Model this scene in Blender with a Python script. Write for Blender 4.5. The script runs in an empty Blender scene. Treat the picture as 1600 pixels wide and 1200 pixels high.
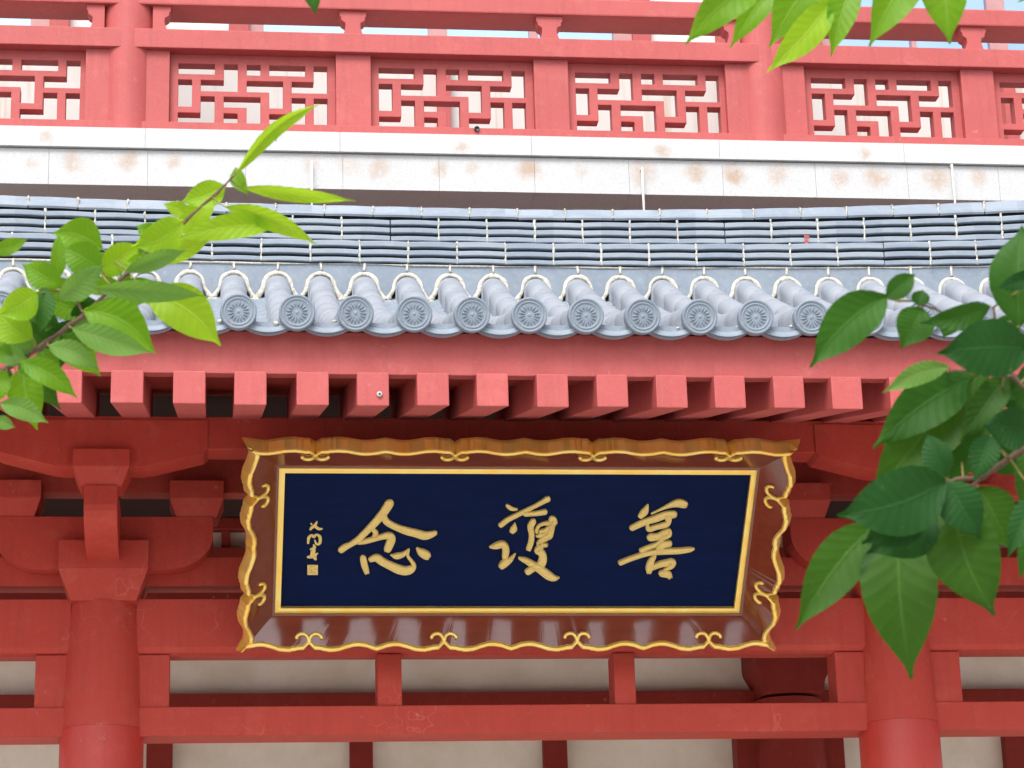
import bpy, bmesh, math, random
from mathutils import Vector, Matrix
random.seed(7)
PI = math.pi
R = math.radians
sc = bpy.context.scene
col = sc.collection

# ---------------------------------------------------------------- camera
FPX = 3905.3
PITCH, YAW, ROLL = R(17.6258), R(7.0395), R(-1.6581)
CAM = Vector((0, 0, 1.6))
fw = Vector((math.sin(YAW)*math.cos(PITCH), math.cos(YAW)*math.cos(PITCH), math.sin(PITCH)))
rt = Vector((math.cos(YAW), -math.sin(YAW), 0))
up = rt.cross(fw)
rt2 = math.cos(ROLL)*rt + math.sin(ROLL)*up
up2 = -math.sin(ROLL)*rt + math.cos(ROLL)*up
cd = bpy.data.cameras.new('camera')
cam = bpy.data.objects.new('camera', cd)
col.objects.link(cam)
m = Matrix((rt2, up2, -fw)).transposed().to_4x4()
m.translation = CAM
cam.matrix_world = m
cd.sensor_width = 36
cd.lens = FPX/1600*36
cd.clip_start = 0.05
cd.clip_end = 2000
cd.dof.use_dof = True
cd.dof.focus_distance = 13.4
cd.dof.aperture_fstop = 26
sc.camera = cam

# ---------------------------------------------------------------- light
SUN_EL, SUN_AZ = R(52), R(200)          # soft sun high behind the camera, slightly to its left
w = bpy.data.worlds.new('World')
sc.world = w
w.use_nodes = True
nt = w.node_tree
bg = nt.nodes['Background']
sky = nt.nodes.new('ShaderNodeTexSky')
sky.sky_type = 'NISHITA'
sky.sun_disc = False
sky.sun_elevation = SUN_EL
sky.sun_rotation = SUN_AZ
sky.air_density = 0.8
sky.dust_density = 4.0
sky.ozone_density = 0.6
hs = nt.nodes.new('ShaderNodeHueSaturation')      # thin high overcast: a paler sky
hs.inputs['Saturation'].default_value = .45
nt.links.new(sky.outputs[0], hs.inputs['Color'])
nt.links.new(hs.outputs[0], bg.inputs[0])
bg.inputs[1].default_value = 0.15
sd = bpy.data.lights.new('sun', 'SUN')
sd.energy = 1.0
sd.angle = R(24)
sd.color = (1, .96, .9)
sun = bpy.data.objects.new('sun', sd)
sdir = Vector((math.sin(SUN_AZ)*math.cos(SUN_EL), math.cos(SUN_AZ)*math.cos(SUN_EL), math.sin(SUN_EL)))
sun.rotation_euler = sdir.to_track_quat('Z', 'Y').to_euler()
sun.location = (-5, -20, 30)
col.objects.link(sun)
sc.view_settings.view_transform = 'Standard'
sc.view_settings.look = 'None'
sc.view_settings.exposure = 0.9
sc.view_settings.gamma = 1

# ---------------------------------------------------------------- helpers
def ray(px, py):
    return rt2*((px-800)/FPX) - up2*((py-600)/FPX) + fw

def at(px, py, Y):
    r = ray(px, py)
    return CAM + r*(Y/r.y)

class MB:
    def __init__(s): s.v = []; s.f = []; s.uv = {}; s.sm = []
    def add(s, vs, fs, smooth=False):
        o = len(s.v); s.v += [tuple(v) for v in vs]
        for f in fs:
            s.f.append([i+o for i in f]); s.sm.append(smooth)
    def box(s, x0, x1, y0, y1, z0, z1, taper=None):
        # taper = (dx, dy): the bottom is smaller by these on each side
        dx, dy = taper if taper else (0, 0)
        vs = [(x0+dx, y0+dy, z0), (x1-dx, y0+dy, z0), (x1-dx, y1-dy, z0), (x0+dx, y1-dy, z0),
              (x0, y0, z1), (x1, y0, z1), (x1, y1, z1), (x0, y1, z1)]
        s.add(vs, [(3, 2, 1, 0), (4, 5, 6, 7), (0, 1, 5, 4), (1, 2, 6, 5), (2, 3, 7, 6), (3, 0, 4, 7)])
    def prism(s, prof, axis, a0, a1, smooth=False):
        # prof: closed list of 2D points. axis 'x': (y,z) ; axis 'y': (x,z)
        n = len(prof); vs = []
        for a in (a0, a1):
            for p in prof:
                vs.append((a, p[0], p[1]) if axis == 'x' else (p[0], a, p[1]))
        fs = [tuple(range(n)), tuple(range(2*n-1, n-1, -1))]
        for i in range(n): fs.append((i, i+n, (i+1) % n+n, (i+1) % n))
        s.add(vs, fs, smooth)
    def lathe(s, prof, c, seg=32, M=None, cap=True):
        vs = []; n = len(prof)
        for i in range(seg):
            a = 2*PI*i/seg
            for r, z in prof: vs.append(Vector((r*math.cos(a), r*math.sin(a), z)))
        if M: vs = [M @ v for v in vs]
        vs = [v+Vector(c) for v in vs]
        fs = []
        for i in range(seg):
            j = (i+1) % seg
            for k in range(n-1): fs.append((i*n+k, j*n+k, j*n+k+1, i*n+k+1))
        s.add(vs, fs, True)
        if cap:
            s.add([vs[i*n] for i in range(seg)], [tuple(range(seg-1, -1, -1))]); s.add([vs[i*n+n-1] for i in range(seg)], [tuple(range(seg))])
    def tube(s, pts, rad, seg=8, cap=True):
        pts = [Vector(p) for p in pts]
        if not hasattr(rad, '__len__'): rad = [rad]*len(pts)
        n0 = None; vs = []
        for i, p in enumerate(pts):
            d = (pts[min(i+1, len(pts)-1)]-pts[max(i-1, 0)]).normalized()
            if n0 is None:
                n0 = d.orthogonal().normalized()
            n0 = (n0-d*n0.dot(d)).normalized(); b = d.cross(n0)
            for k in range(seg):
                a = 2*PI*k/seg; vs.append(p+(n0*math.cos(a)+b*math.sin(a))*rad[i])
        fs = []
        for i in range(len(pts)-1):
            for k in range(seg):
                l = (k+1) % seg; fs.append((i*seg+k, i*seg+l, (i+1)*seg+l, (i+1)*seg+k))
        if cap:
            fs.append(tuple(range(seg-1, -1, -1))); fs.append(tuple((len(pts)-1)*seg+k for k in range(seg)))
        s.add(vs, fs, True)
    def build(s, name, mat, parent=None, bevel=0, auto=True, loc=None):
        me = bpy.data.meshes.new(name)
        vs = s.v
        if loc: vs = [(x-loc[0], y-loc[1], z-loc[2]) for x, y, z in vs]
        me.from_pydata(vs, [], s.f)
        me.polygons.foreach_set('use_smooth', s.sm)
        me.materials.append(mat)
        bm = bmesh.new(); bm.from_mesh(me); bmesh.ops.recalc_face_normals(bm, faces=bm.faces)
        if bevel:
            es = [e for e in bm.edges if len(e.link_faces) == 2 and e.calc_face_angle(0) > R(25)]
            bmesh.ops.bevel(bm, geom=es, offset=bevel, segments=2, affect='EDGES', profile=.6, clamp_overlap=True)
        bm.to_mesh(me); bm.free(); me.update()
        o = bpy.data.objects.new(name, me); col.objects.link(o)
        if loc: o.location = loc
        if parent: o.parent = parent
        return o

def tag(o, label, cat, group=None, kind=None):
    if label: o['label'] = label
    if cat: o['category'] = cat
    if group: o['group'] = group
    if kind: o['kind'] = kind
    return o

def empty(name, loc=(0, 0, 0), parent=None):
    o = bpy.data.objects.new(name, None); o.empty_display_size = .2
    col.objects.link(o); o.location = loc
    if parent: o.parent = parent
    return o

def dup(o, loc, parent):
    c = o.copy(); col.objects.link(c); c.parent = parent; c.location = loc
    for ch in o.children:
        d = ch.copy(); col.objects.link(d); d.parent = c
    return c

# ---------------------------------------------------------------- materials
class NT:
    def __init__(s, name):
        s.m = bpy.data.materials.new(name); s.m.use_nodes = True
        s.t = s.m.node_tree; s.b = s.t.nodes['Principled BSDF']; s.out = s.t.nodes['Material Output']
    def n(s, typ, **k):
        x = s.t.nodes.new('ShaderNode'+typ)
        for a, b in k.items():
            if a.startswith('i_'): x.inputs[a[2:].replace('_', ' ')].default_value = b
            else: setattr(x, a, b)
        return x
    def l(s, a, b): s.t.links.new(a, b)
    def coord(s, scale=None):
        c = s.n('TexCoord').outputs['Object']
        if scale:
            mp = s.n('Mapping'); mp.inputs['Scale'].default_value = scale; s.l(c, mp.inputs[0]); c = mp.outputs[0]
        return c
    def noise(s, vec, scale, detail=4, rough=.5, dist=0):
        x = s.n('TexNoise'); x.inputs['Scale'].default_value = scale; x.inputs['Detail'].default_value = detail
        x.inputs['Roughness'].default_value = rough; x.inputs['Distortion'].default_value = dist
        s.l(vec, x.inputs['Vector']); return x.outputs['Fac']
    def ramp(s, fac, a, b, ca=(0, 0, 0, 1), cb=(1, 1, 1, 1)):
        x = s.n('ValToRGB'); e = x.color_ramp.elements
        e[0].position = a; e[1].position = b; e[0].color = ca; e[1].color = cb
        s.l(fac, x.inputs[0]); return x.outputs[0]
    def mix(s, fac, a, b, mode='MIX'):
        x = s.n('Mix', data_type='RGBA', blend_type=mode)
        for i, v in ((0, fac), (6, a), (7, b)):
            if isinstance(v, (int, float)): x.inputs[i].default_value = v
            elif isinstance(v, tuple): x.inputs[i].default_value = v if len(v) == 4 else v+(1,)
            else: s.l(v, x.inputs[i])
        return x.outputs[2]
    def math(s, op, a, b=None, clamp=False):
        x = s.n('Math', operation=op, use_clamp=clamp)
        for i, v in ((0, a), (1, b)):
            if v is None: continue
            if isinstance(v, (int, float)): x.inputs[i].default_value = v
            else: s.l(v, x.inputs[i])
        return x.outputs[0]
    def bump(s, h, strength, dist=.01):
        x = s.n('Bump'); x.inputs['Strength'].default_value = strength; x.inputs['Distance'].default_value = dist
        s.l(h, x.inputs['Height']); s.l(x.outputs[0], s.b.inputs['Normal']); return x
    def color(s, c): s.l(c, s.b.inputs['Base Color'])
    def rough(s, v):
        if isinstance(v, (int, float)): s.b.inputs['Roughness'].default_value = v
        else: s.l(v, s.b.inputs['Roughness'])

def red_paint(name, base, light, rough=.62, crack=.5, spec=.5):
    n = NT(name); c = n.coord()
    big = n.noise(c, 1.3, 5, .6); mid = n.noise(c, 7, 6, .65); fine = n.noise(c, 90, 3, .6)
    a = n.mix(n.ramp(big, .3, .7), base, tuple(v*f for v, f in zip(base, (.88, .8, .8))))
    a = n.mix(n.math('MULTIPLY', n.ramp(mid, .52, .8), .35), a, light)
    # pale hairline cracks in the skim coat
    vo = n.n('TexVoronoi', feature='DISTANCE_TO_EDGE'); vo.inputs['Scale'].default_value = 2.3
    wv = n.n('VectorMath', operation='ADD'); ns = n.n('TexNoise'); ns.inputs['Scale'].default_value = 5
    sc_ = n.n('VectorMath', operation='SCALE'); sc_.inputs['Scale'].default_value = .5
    n.l(c, ns.inputs['Vector']); n.l(ns.outputs['Color'], sc_.inputs[0]); n.l(c, wv.inputs[0]); n.l(sc_.outputs[0], wv.inputs[1])
    n.l(wv.outputs[0], vo.inputs['Vector'])
    ln = n.ramp(vo.outputs['Distance'], .0, .012, (1, 1, 1, 1), (0, 0, 0, 1))
    msk = n.ramp(n.noise(c, 1.9, 2), .56, .64)
    a = n.mix(n.math('MULTIPLY', n.math('MULTIPLY', ln, msk), crack*.55), a, light)
    # vertical rain streaks
    st = n.noise(n.coord((9, 9, .7)), 3, 3)
    a = n.mix(n.math('MULTIPLY', n.ramp(st, .50, .75), .32), a, tuple(v*.6 for v in base))
    a = n.mix(n.math('MULTIPLY', n.ramp(fine, .4, .7), .12), a, light)
    oi = n.n('ObjectInfo')
    a = n.mix(n.math('MULTIPLY', oi.outputs['Random'], .22), a, tuple(v*.72 for v in base))
    vd = n.ramp(n.noise(c, 11, 8, .8), .62, .68)
    a = n.mix(n.math('MULTIPLY', vd, .35), a, (.60, .34, .27))
    n.color(a); n.rough(n.math('ADD', n.math('MULTIPLY', mid, .2), rough-.1))
    n.b.inputs['Specular IOR Level'].default_value = spec
    h = n.math('ADD', n.math('MULTIPLY', mid, .7), n.math('MULTIPLY', fine, .3))
    n.bump(h, .35, .006)
    return n.m

RED = red_paint('red_paint', (.47, .086, .084), (.62, .20, .18))  # pinker for exposed paint: chalking, with strong light put into the colour
REDS = red_paint('sheltered_shaded_red', (.50, .056, .038), (.62, .17, .13), spec=.32, crack=.9)  # less bleached than RED, and under-eave shade put into its deeper red
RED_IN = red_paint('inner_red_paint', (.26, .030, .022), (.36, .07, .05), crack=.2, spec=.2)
RED_GLOSS = red_paint('fresh_red_lacquer', (.50, .040, .027), (.58, .12, .10), rough=.42, crack=.1)

def tile_mat(name, base, light):
    n = NT(name); c = n.coord()
    oi = n.n('ObjectInfo')
    big = n.noise(c, 3, 4, .6); mid = n.noise(c, 22, 6, .7); fine = n.noise(c, 160, 2)
    vo = n.n('TexVoronoi', feature='F1'); vo.inputs['Scale'].default_value = 3.2; n.l(c, vo.inputs['Vector'])
    a = n.mix(n.ramp(big, .35, .65), base, tuple(v*.82 for v in base))
    a = n.mix(n.math('MULTIPLY', n.ramp(mid, .5, .75), .5), a, light)
    a = n.mix(n.math('MULTIPLY', oi.outputs['Random'], .3), a, tuple(v*.8 for v in base))
    a = n.mix(n.math('MULTIPLY', vo.outputs['Color'], .25), a, light)
    li = n.ramp(n.noise(c, 7.5, 8, .8), .60, .66)      # lime bloom and soot
    a = n.mix(n.math('MULTIPLY', li, .45), a, (.50, .51, .50))
    so = n.ramp(n.noise(n.coord((5, 5, 5)), 2.1, 7, .75), .56, .70)
    a = n.mix(n.math('MULTIPLY', so, .4), a, tuple(v*.5 for v in base))
    n.color(a); n.rough(.6)
    n.bump(n.math('ADD', n.math('MULTIPLY', mid, .5), n.math('MULTIPLY', fine, .5)), .35, .004)
    return n.m
TILE = tile_mat('blue_grey_tile', (.215, .270, .340), (.36, .41, .47))
BARREL = tile_mat('lilac_grey_tile', (.255, .285, .335), (.38, .41, .45))
def course_mat():
    n = NT('ridge_tile'); c = n.coord()
    wn = n.n('TexWhiteNoise', noise_dimensions='3D')
    sn = n.n('VectorMath', operation='SNAP'); sn.inputs[1].default_value = (.307, 5, .17); n.l(c, sn.inputs[0]); n.l(sn.outputs[0], wn.inputs['Vector'])
    mid = n.noise(c, 18, 6, .7); st = n.noise(n.coord((4, 4, 40)), 1.5, 4)
    a = n.mix(wn.outputs['Value'], (.215, .265, .330), (.29, .34, .40))
    a = n.mix(n.math('MULTIPLY', n.ramp(mid, .5, .8), .5), a, (.38, .43, .47))
    a = n.mix(n.math('MULTIPLY', n.ramp(st, .5, .8), .3), a, (.16, .19, .25))
    n.color(a); n.rough(.55); n.bump(mid, .25, .004); return n.m
COURSE = course_mat()

def simple(name, base, rough=.6, var=.15, scale=12, bump=.2, bd=.004, metal=0, light=None):
    n = NT(name); c = n.coord()
    a = n.noise(c, scale, 6, .65)
    lt = light or tuple(min(1, v*(1+var)) for v in base)
    n.color(n.mix(n.ramp(a, .35, .7), tuple(v*(1-var) for v in base), lt))
    n.rough(rough); n.b.inputs['Metallic'].default_value = metal
    if bump: n.bump(a, bump, bd)
    return n.m
MORTAR = simple('lime_mortar', (.56, .53, .45), .95, .2, 45, .8, .01, light=(.80, .78, .70))
DARKGAP = simple('dark_joint', (.022, .03, .04), .9, .2)
PLASTER = simple('cream_plaster', (.80, .74, .61), .9, .06, 2.2, .15, light=(.92, .89, .80))
WHITE = simple('white_plastic', (.8, .8, .77), .5, .04)
BLACK = simple('black_plastic', (.015, .015, .015), .4, .1)
WOODDARK = simple('dark_soffit', (.028, .008, .006), 1, .2)  # near-black: deep shade of the eave recesses put into the colour

def wall_mat():
    n = NT('stained_white_wall'); c = n.coord()
    st = n.noise(n.coord((6, 6, .25)), 2.2, 3, .6)
    a = n.mix(n.math('MULTIPLY', n.ramp(st, .58, .74), .55), (.58, .57, .55), (.46, .30, .18))
    a = n.mix(n.math('MULTIPLY', n.noise(c, 3, 4), .2), a, (.6, .58, .55))
    n.color(a); n.rough(.9); return n.m
WALL = wall_mat()

def stone_mat(stains):
    n = NT('white_granite'); c = n.coord()
    sp = n.noise(c, 130, 3, .8); sp2 = n.noise(c, 45, 4, .7); big = n.noise(c, 2.0, 4)
    a = n.mix(n.ramp(sp, .40, .62), (.50, .515, .53), (.64, .65, .665))
    a = n.mix(n.math('MULTIPLY', n.ramp(sp2, .5, .75), .25), a, (.72, .72, .72))
    a = n.mix(n.math('MULTIPLY', n.ramp(big, .4, .7), .25), a, (.50, .51, .52))
    # rust stains: blots where iron fixings bleed through the slabs
    ns = n.n('TexNoise'); ns.inputs['Scale'].default_value = 11; ns.inputs['Detail'].default_value = 4; n.l(c, ns.inputs['Vector'])
    s_ = n.n('VectorMath', operation='SCALE'); s_.inputs['Scale'].default_value = .11; n.l(ns.outputs['Color'], s_.inputs[0])
    ad = n.n('VectorMath', operation='ADD'); n.l(c, ad.inputs[0]); n.l(s_.outputs[0], ad.inputs[1])
    tot = None
    for (p, r, k) in stains:
        d = n.n('VectorMath', operation='DISTANCE'); n.l(ad.outputs[0], d.inputs[0])
        d.inputs[1].default_value = (p[0]+.055, p[1]+.055, p[2]+.055)
        f = n.n('MapRange', interpolation_type='SMOOTHSTEP'); f.inputs['From Min'].default_value = r; f.inputs['From Max'].default_value = r*.15
        f.inputs['To Min'].default_value = 0; f.inputs['To Max'].default_value = k
        n.l(d.outputs['Value'], f.inputs['Value'])
        tot = f.outputs[0] if tot is None else n.math('ADD', tot, f.outputs[0], True)
    a = n.mix(n.math('MULTIPLY', tot, n.ramp(n.noise(c, 26, 4, .7), .2, .5)), a, (.42, .27, .16))
    n.color(a); n.rough(.75); n.bump(sp, .2, .002); return n.m

def gold_mat():
    n = NT('gold_leaf'); c = n.coord()
    a = n.noise(c, 60, 5, .7); b = n.noise(c, 9, 3)
    n.color(n.mix(n.ramp(b, .3, .7), (1.0, .66, .13), (1.0, .80, .26)))
    n.b.inputs['Metallic'].default_value = .62
    n.rough(n.math('ADD', n.math('MULTIPLY', a, .25), .2)); n.bump(a, .35, .003); return n.m
GOLD = gold_mat()
def gold_text():
    n = NT('hammered_gold_leaf'); c = n.coord()
    a = n.noise(c, 170, 4, .8)
    n.color(n.mix(n.ramp(a, .35, .65), (.95, .62, .13), (1.0, .90, .42)))
    n.b.inputs['Metallic'].default_value = .12; n.rough(.26); n.bump(a, 1.0, .007); return n.m
GOLDT = gold_text()
def lacquer(name, base, r=.16, bump=.028, coat=.9, spec=.06, cior=1.85):
    n = NT(name); c = n.coord()
    a = n.noise(n.coord((1, 1, 1.6)), 7, 7, .62); b = n.noise(n.coord((.8, 6, 6)), 4, 4)
    n.color(n.mix(n.ramp(b, .3, .7), base, tuple(v*.75 for v in base)))
    n.rough(r+.3); n.b.inputs['Specular IOR Level'].default_value = spec; n.b.inputs['Coat Weight'].default_value = coat; n.b.inputs['Coat IOR'].default_value = cior; n.b.inputs['Coat Roughness'].default_value = r*.6
    n.bump(a, bump, .01); return n.m
BROWN = lacquer('brown_lacquer', (.20, .040, .014), .10)
BLUE = lacquer('navy_lacquer', (.003, .0115, .062), .3, .03, .02, .06, 1.3)

def glass_mat():
    n = NT('window_glass'); n.b.inputs['Base Color'].default_value = (.10, .16, .22, 1); n.b.inputs['Roughness'].default_value = .05
    n.b.inputs['Specular IOR Level'].default_value = 1; n.b.inputs['Metallic'].default_value = .85
    c = n.coord(); n.bump(n.noise(c, 1.2, 2), .05, .02)
    n.color(n.mix(n.noise(c, 2, 2), (.30, .45, .66), (.42, .57, .78))); return n.m
GLASS = glass_mat()
GREYJ = simple('grey_pointing', (.40, .40, .39), .9, .2)
PINKFRAME = simple('mauve_window_frame', (.46, .25, .25), .5, .08)

def leaf_mat(name, c1, c2, vein, trans, tw, rough=.42):
    n = NT(name)
    uv = n.n('UVMap').outputs[0]; sep = n.n('SeparateXYZ'); n.l(uv, sep.inputs[0])
    t, u = sep.outputs[0], sep.outputs[1]
    au = n.math('ABSOLUTE', u)
    c = n.coord(); ns = n.noise(c, 28, 5, .6); oi = n.n('ObjectInfo')
    a = n.mix(n.ramp(ns, .3, .7), c1, c2)
    a = n.mix(n.math('MULTIPLY', oi.outputs['Random'], .45), a, tuple(v*.7 for v in c1))
    ph = n.math('SUBTRACT', t, n.math('MULTIPLY', n.math('POWER', au, .8), .17))
    fr = n.math('ABSOLUTE', n.math('SUBTRACT', n.math('FRACT', n.math('MULTIPLY', ph, 10.5)), .5))   # 0.5 on a vein
    side = n.ramp(fr, .455, .495); rib = n.ramp(au, .022, .05, (1, 1, 1, 1), (0, 0, 0, 1))
    vn = n.math('MAXIMUM', n.math('MULTIPLY', side, .55), rib)
    a = n.mix(n.math('MULTIPLY', vn, .6), a, vein)
    sp = n.ramp(n.noise(c, 190, 2, .6), .70, .74)
    a = n.mix(n.math('MULTIPLY', sp, .25), a, (.35, .28, .10))
    n.color(a); n.rough(rough); n.b.inputs['Specular IOR Level'].default_value = .22
    quilt = n.math('SUBTRACT', n.math('SUBTRACT', n.math('MULTIPLY', fr, -1.0), n.math('MULTIPLY', rib, .5)), n.math('MULTIPLY', ns, .2))
    bp = n.bump(quilt, .45, .0014)
    tr = n.n('BsdfTranslucent'); n.l(n.mix(n.math('MULTIPLY', vn, .25), trans, vein), tr.inputs[0]); n.l(bp.outputs[0], tr.inputs['Normal'])
    mx = n.n('MixShader'); mx.inputs[0].default_value = tw
    n.l(n.b.outputs[0], mx.inputs[1]); n.l(tr.outputs[0], mx.inputs[2]); n.l(mx.outputs[0], n.out.inputs['Surface'])
    return n.m
LEAF = {
    'y': leaf_mat('young_leaf', (.17, .35, .012), (.25, .44, .02), (.48, .64, .10), (.58, .88, .03), .5),
    'g': leaf_mat('green_leaf', (.085, .23, .008), (.14, .31, .012), (.28, .44, .08), (.34, .66, .02), .42),
    'm': leaf_mat('mature_leaf', (.016, .066, .005), (.028, .095, .007), (.07, .18, .03), (.12, .30, .012), .3, .55),
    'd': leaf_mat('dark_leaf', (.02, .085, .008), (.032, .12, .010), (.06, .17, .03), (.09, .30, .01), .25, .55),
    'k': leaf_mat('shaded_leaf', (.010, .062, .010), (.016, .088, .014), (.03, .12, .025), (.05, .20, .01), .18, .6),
    'b': leaf_mat('leaf_underside', (.11, .235, .05), (.16, .30, .07), (.28, .42, .15), (.32, .62, .06), .34, .6),
}
BARK = simple('twig_bark', (.14, .085, .055), .8, .35, 60, .8, .004)
PETIOLE = simple('green_red_petiole', (.26, .20, .06), .5, .3, 40, .1)

# ---------------------------------------------------------------- ground
g = MB(); g.add([(-600, -600, 0), (600, -600, 0), (600, 600, 0), (-600, 600, 0)], [(0, 1, 2, 3)])
def paving():
    n = NT('pale_paving'); c = n.coord()
    br = n.n('TexBrick'); br.inputs['Scale'].default_value = 1.0; br.inputs['Mortar Size'].default_value = .008
    br.inputs['Color1'].default_value = (.60, .57, .51, 1); br.inputs['Color2'].default_value = (.54, .51, .46, 1); br.inputs['Mortar'].default_value = (.2, .19, .17, 1)
    n.l(c, br.inputs['Vector']); n.color(n.mix(n.math('MULTIPLY', n.noise(c, 3, 5), .3), br.outputs['Color'], (.3, .28, .25)))
    n.rough(.85); return n.m
o = g.build('ground', paving()); tag(o, 'pale stone paved forecourt in front of the temple', 'ground', kind='structure')

# ================================================================ TEMPLE HALL
XL, XR = -3.4, 7.6
hall = empty('temple_hall', (1.54, 13.1, 0))
tag(hall, 'two storey red painted temple hall with blue grey tiled porch roof', 'temple')
hall_inv = Matrix.Translation((-1.54, -13.1, 0))
def hb(mb, name, mat, bevel=0, parent=hall, label=None):
    base = Vector(hall.location) if parent is hall else Vector(parent['org'])
    mb.v = [tuple(Vector(v)-base) for v in mb.v]
    o = mb.build(name, mat, parent, bevel)
    if label: o['label'] = label
    return o
def hempty(name, loc):
    o = empty(name, Vector(loc)-Vector(hall.location), hall); o['org'] = list(loc); return o

COLX = (-.585, 3.665)
CY = 13.09
for cx in COLX:
    # shaft with entasis; the lower part has fresh smooth lacquer
    mb = MB(); prof = []
    for i in range(15):
        z = 3.875 + (4.535-3.875)*i/14
        prof.append((.186+.030*((4.535-z)/.66)**.75 if z < 4.535 else .186, z))
    mb.lathe(prof, (cx, CY, 0), 64)
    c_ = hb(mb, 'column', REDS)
    mb = MB(); mb.lathe([(.214, 0), (.222, 1.2), (.222, 2.6), (.2165, 3.86), (.2145, 3.874)], (cx-0, CY, 0), 64)
    lo = MB(); lo.v = [tuple(Vector(v)-Vector(hall.location)) for v in mb.v]; lo.f = mb.f; lo.sm = mb.sm
    lo.build('lower_shaft', RED_GLOSS, c_)
    mb = MB(); mb.lathe([(.42, 0), (.42, .04), (.36, .12), (.27, .16), (.27, .17)], (cx, CY, 0), 48)
    lo = MB(); lo.v = [tuple(Vector(v)-Vector(hall.location)) for v in mb.v]; lo.f = mb.f; lo.sm = mb.sm
    lo.build('stone_base', PLASTER, c_)

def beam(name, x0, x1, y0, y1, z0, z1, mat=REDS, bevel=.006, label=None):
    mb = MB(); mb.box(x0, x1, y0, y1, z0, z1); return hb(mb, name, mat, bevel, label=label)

# beams between the columns (rounded undersides, stopping against the shafts)
spans = [(XL, COLX[0]-.17), (COLX[0]+.17, COLX[1]-.17), (COLX[1]+.17, XR)]
for a, b in spans:
    mb = MB(); mb.prism([(13.0, 4.555), (13.0, 4.30), (13.012, 4.272), (13.04, 4.258), (13.15, 4.258), (13.178, 4.272), (13.19, 4.30), (13.19, 4.555)], 'x', a, b)
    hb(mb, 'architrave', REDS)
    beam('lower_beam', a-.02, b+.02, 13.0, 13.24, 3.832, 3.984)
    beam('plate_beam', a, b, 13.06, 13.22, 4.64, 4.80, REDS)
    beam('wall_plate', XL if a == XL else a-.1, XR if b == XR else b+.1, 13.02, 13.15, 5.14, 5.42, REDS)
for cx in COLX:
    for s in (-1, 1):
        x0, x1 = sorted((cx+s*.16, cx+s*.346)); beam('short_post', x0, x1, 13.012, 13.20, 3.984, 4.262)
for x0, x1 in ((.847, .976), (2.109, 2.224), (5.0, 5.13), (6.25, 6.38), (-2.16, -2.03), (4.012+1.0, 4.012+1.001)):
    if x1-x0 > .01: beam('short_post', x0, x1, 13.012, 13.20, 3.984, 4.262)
# frame below the lower beam is open to the passage; bracket sets above each column
for cx in COLX:
    br = hempty('bracket_set', (cx, CY, 4.53))
    # big bearing block
    mb = MB(); mb.box(cx-.232, cx+.232, 12.85, 13.32, 4.69, 4.84); mb.box(cx-.232, cx+.232, 12.85, 13.32, 4.53, 4.69, (.062, .062))
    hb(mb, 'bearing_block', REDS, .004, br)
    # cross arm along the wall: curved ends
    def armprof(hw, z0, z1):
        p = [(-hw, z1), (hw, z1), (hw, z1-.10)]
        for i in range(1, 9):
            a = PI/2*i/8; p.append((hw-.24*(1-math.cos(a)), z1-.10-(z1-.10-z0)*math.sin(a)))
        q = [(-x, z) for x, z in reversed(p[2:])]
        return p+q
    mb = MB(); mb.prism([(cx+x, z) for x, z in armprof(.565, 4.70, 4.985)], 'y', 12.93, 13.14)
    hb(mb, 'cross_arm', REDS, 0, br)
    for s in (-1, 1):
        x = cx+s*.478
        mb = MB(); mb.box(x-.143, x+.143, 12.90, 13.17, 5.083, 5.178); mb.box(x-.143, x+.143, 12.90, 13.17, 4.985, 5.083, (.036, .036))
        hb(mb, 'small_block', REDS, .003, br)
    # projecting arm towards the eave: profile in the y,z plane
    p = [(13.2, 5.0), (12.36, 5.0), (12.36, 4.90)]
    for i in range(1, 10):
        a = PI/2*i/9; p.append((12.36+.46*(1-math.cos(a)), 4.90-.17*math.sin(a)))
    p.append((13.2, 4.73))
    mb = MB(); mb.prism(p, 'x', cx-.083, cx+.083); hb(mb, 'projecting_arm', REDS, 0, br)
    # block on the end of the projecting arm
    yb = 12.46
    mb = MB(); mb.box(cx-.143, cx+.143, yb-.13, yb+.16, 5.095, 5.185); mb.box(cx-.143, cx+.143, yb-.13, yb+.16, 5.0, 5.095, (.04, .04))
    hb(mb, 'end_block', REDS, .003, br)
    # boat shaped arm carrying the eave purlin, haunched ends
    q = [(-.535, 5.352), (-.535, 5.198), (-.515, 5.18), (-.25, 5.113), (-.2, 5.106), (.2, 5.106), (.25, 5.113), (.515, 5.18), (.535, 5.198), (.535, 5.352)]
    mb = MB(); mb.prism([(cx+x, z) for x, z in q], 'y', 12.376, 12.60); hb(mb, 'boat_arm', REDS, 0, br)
# eave purlin board
beam('eave_purlin', XL, XR, 12.385, 12.58, 5.20, 5.375)

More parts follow.
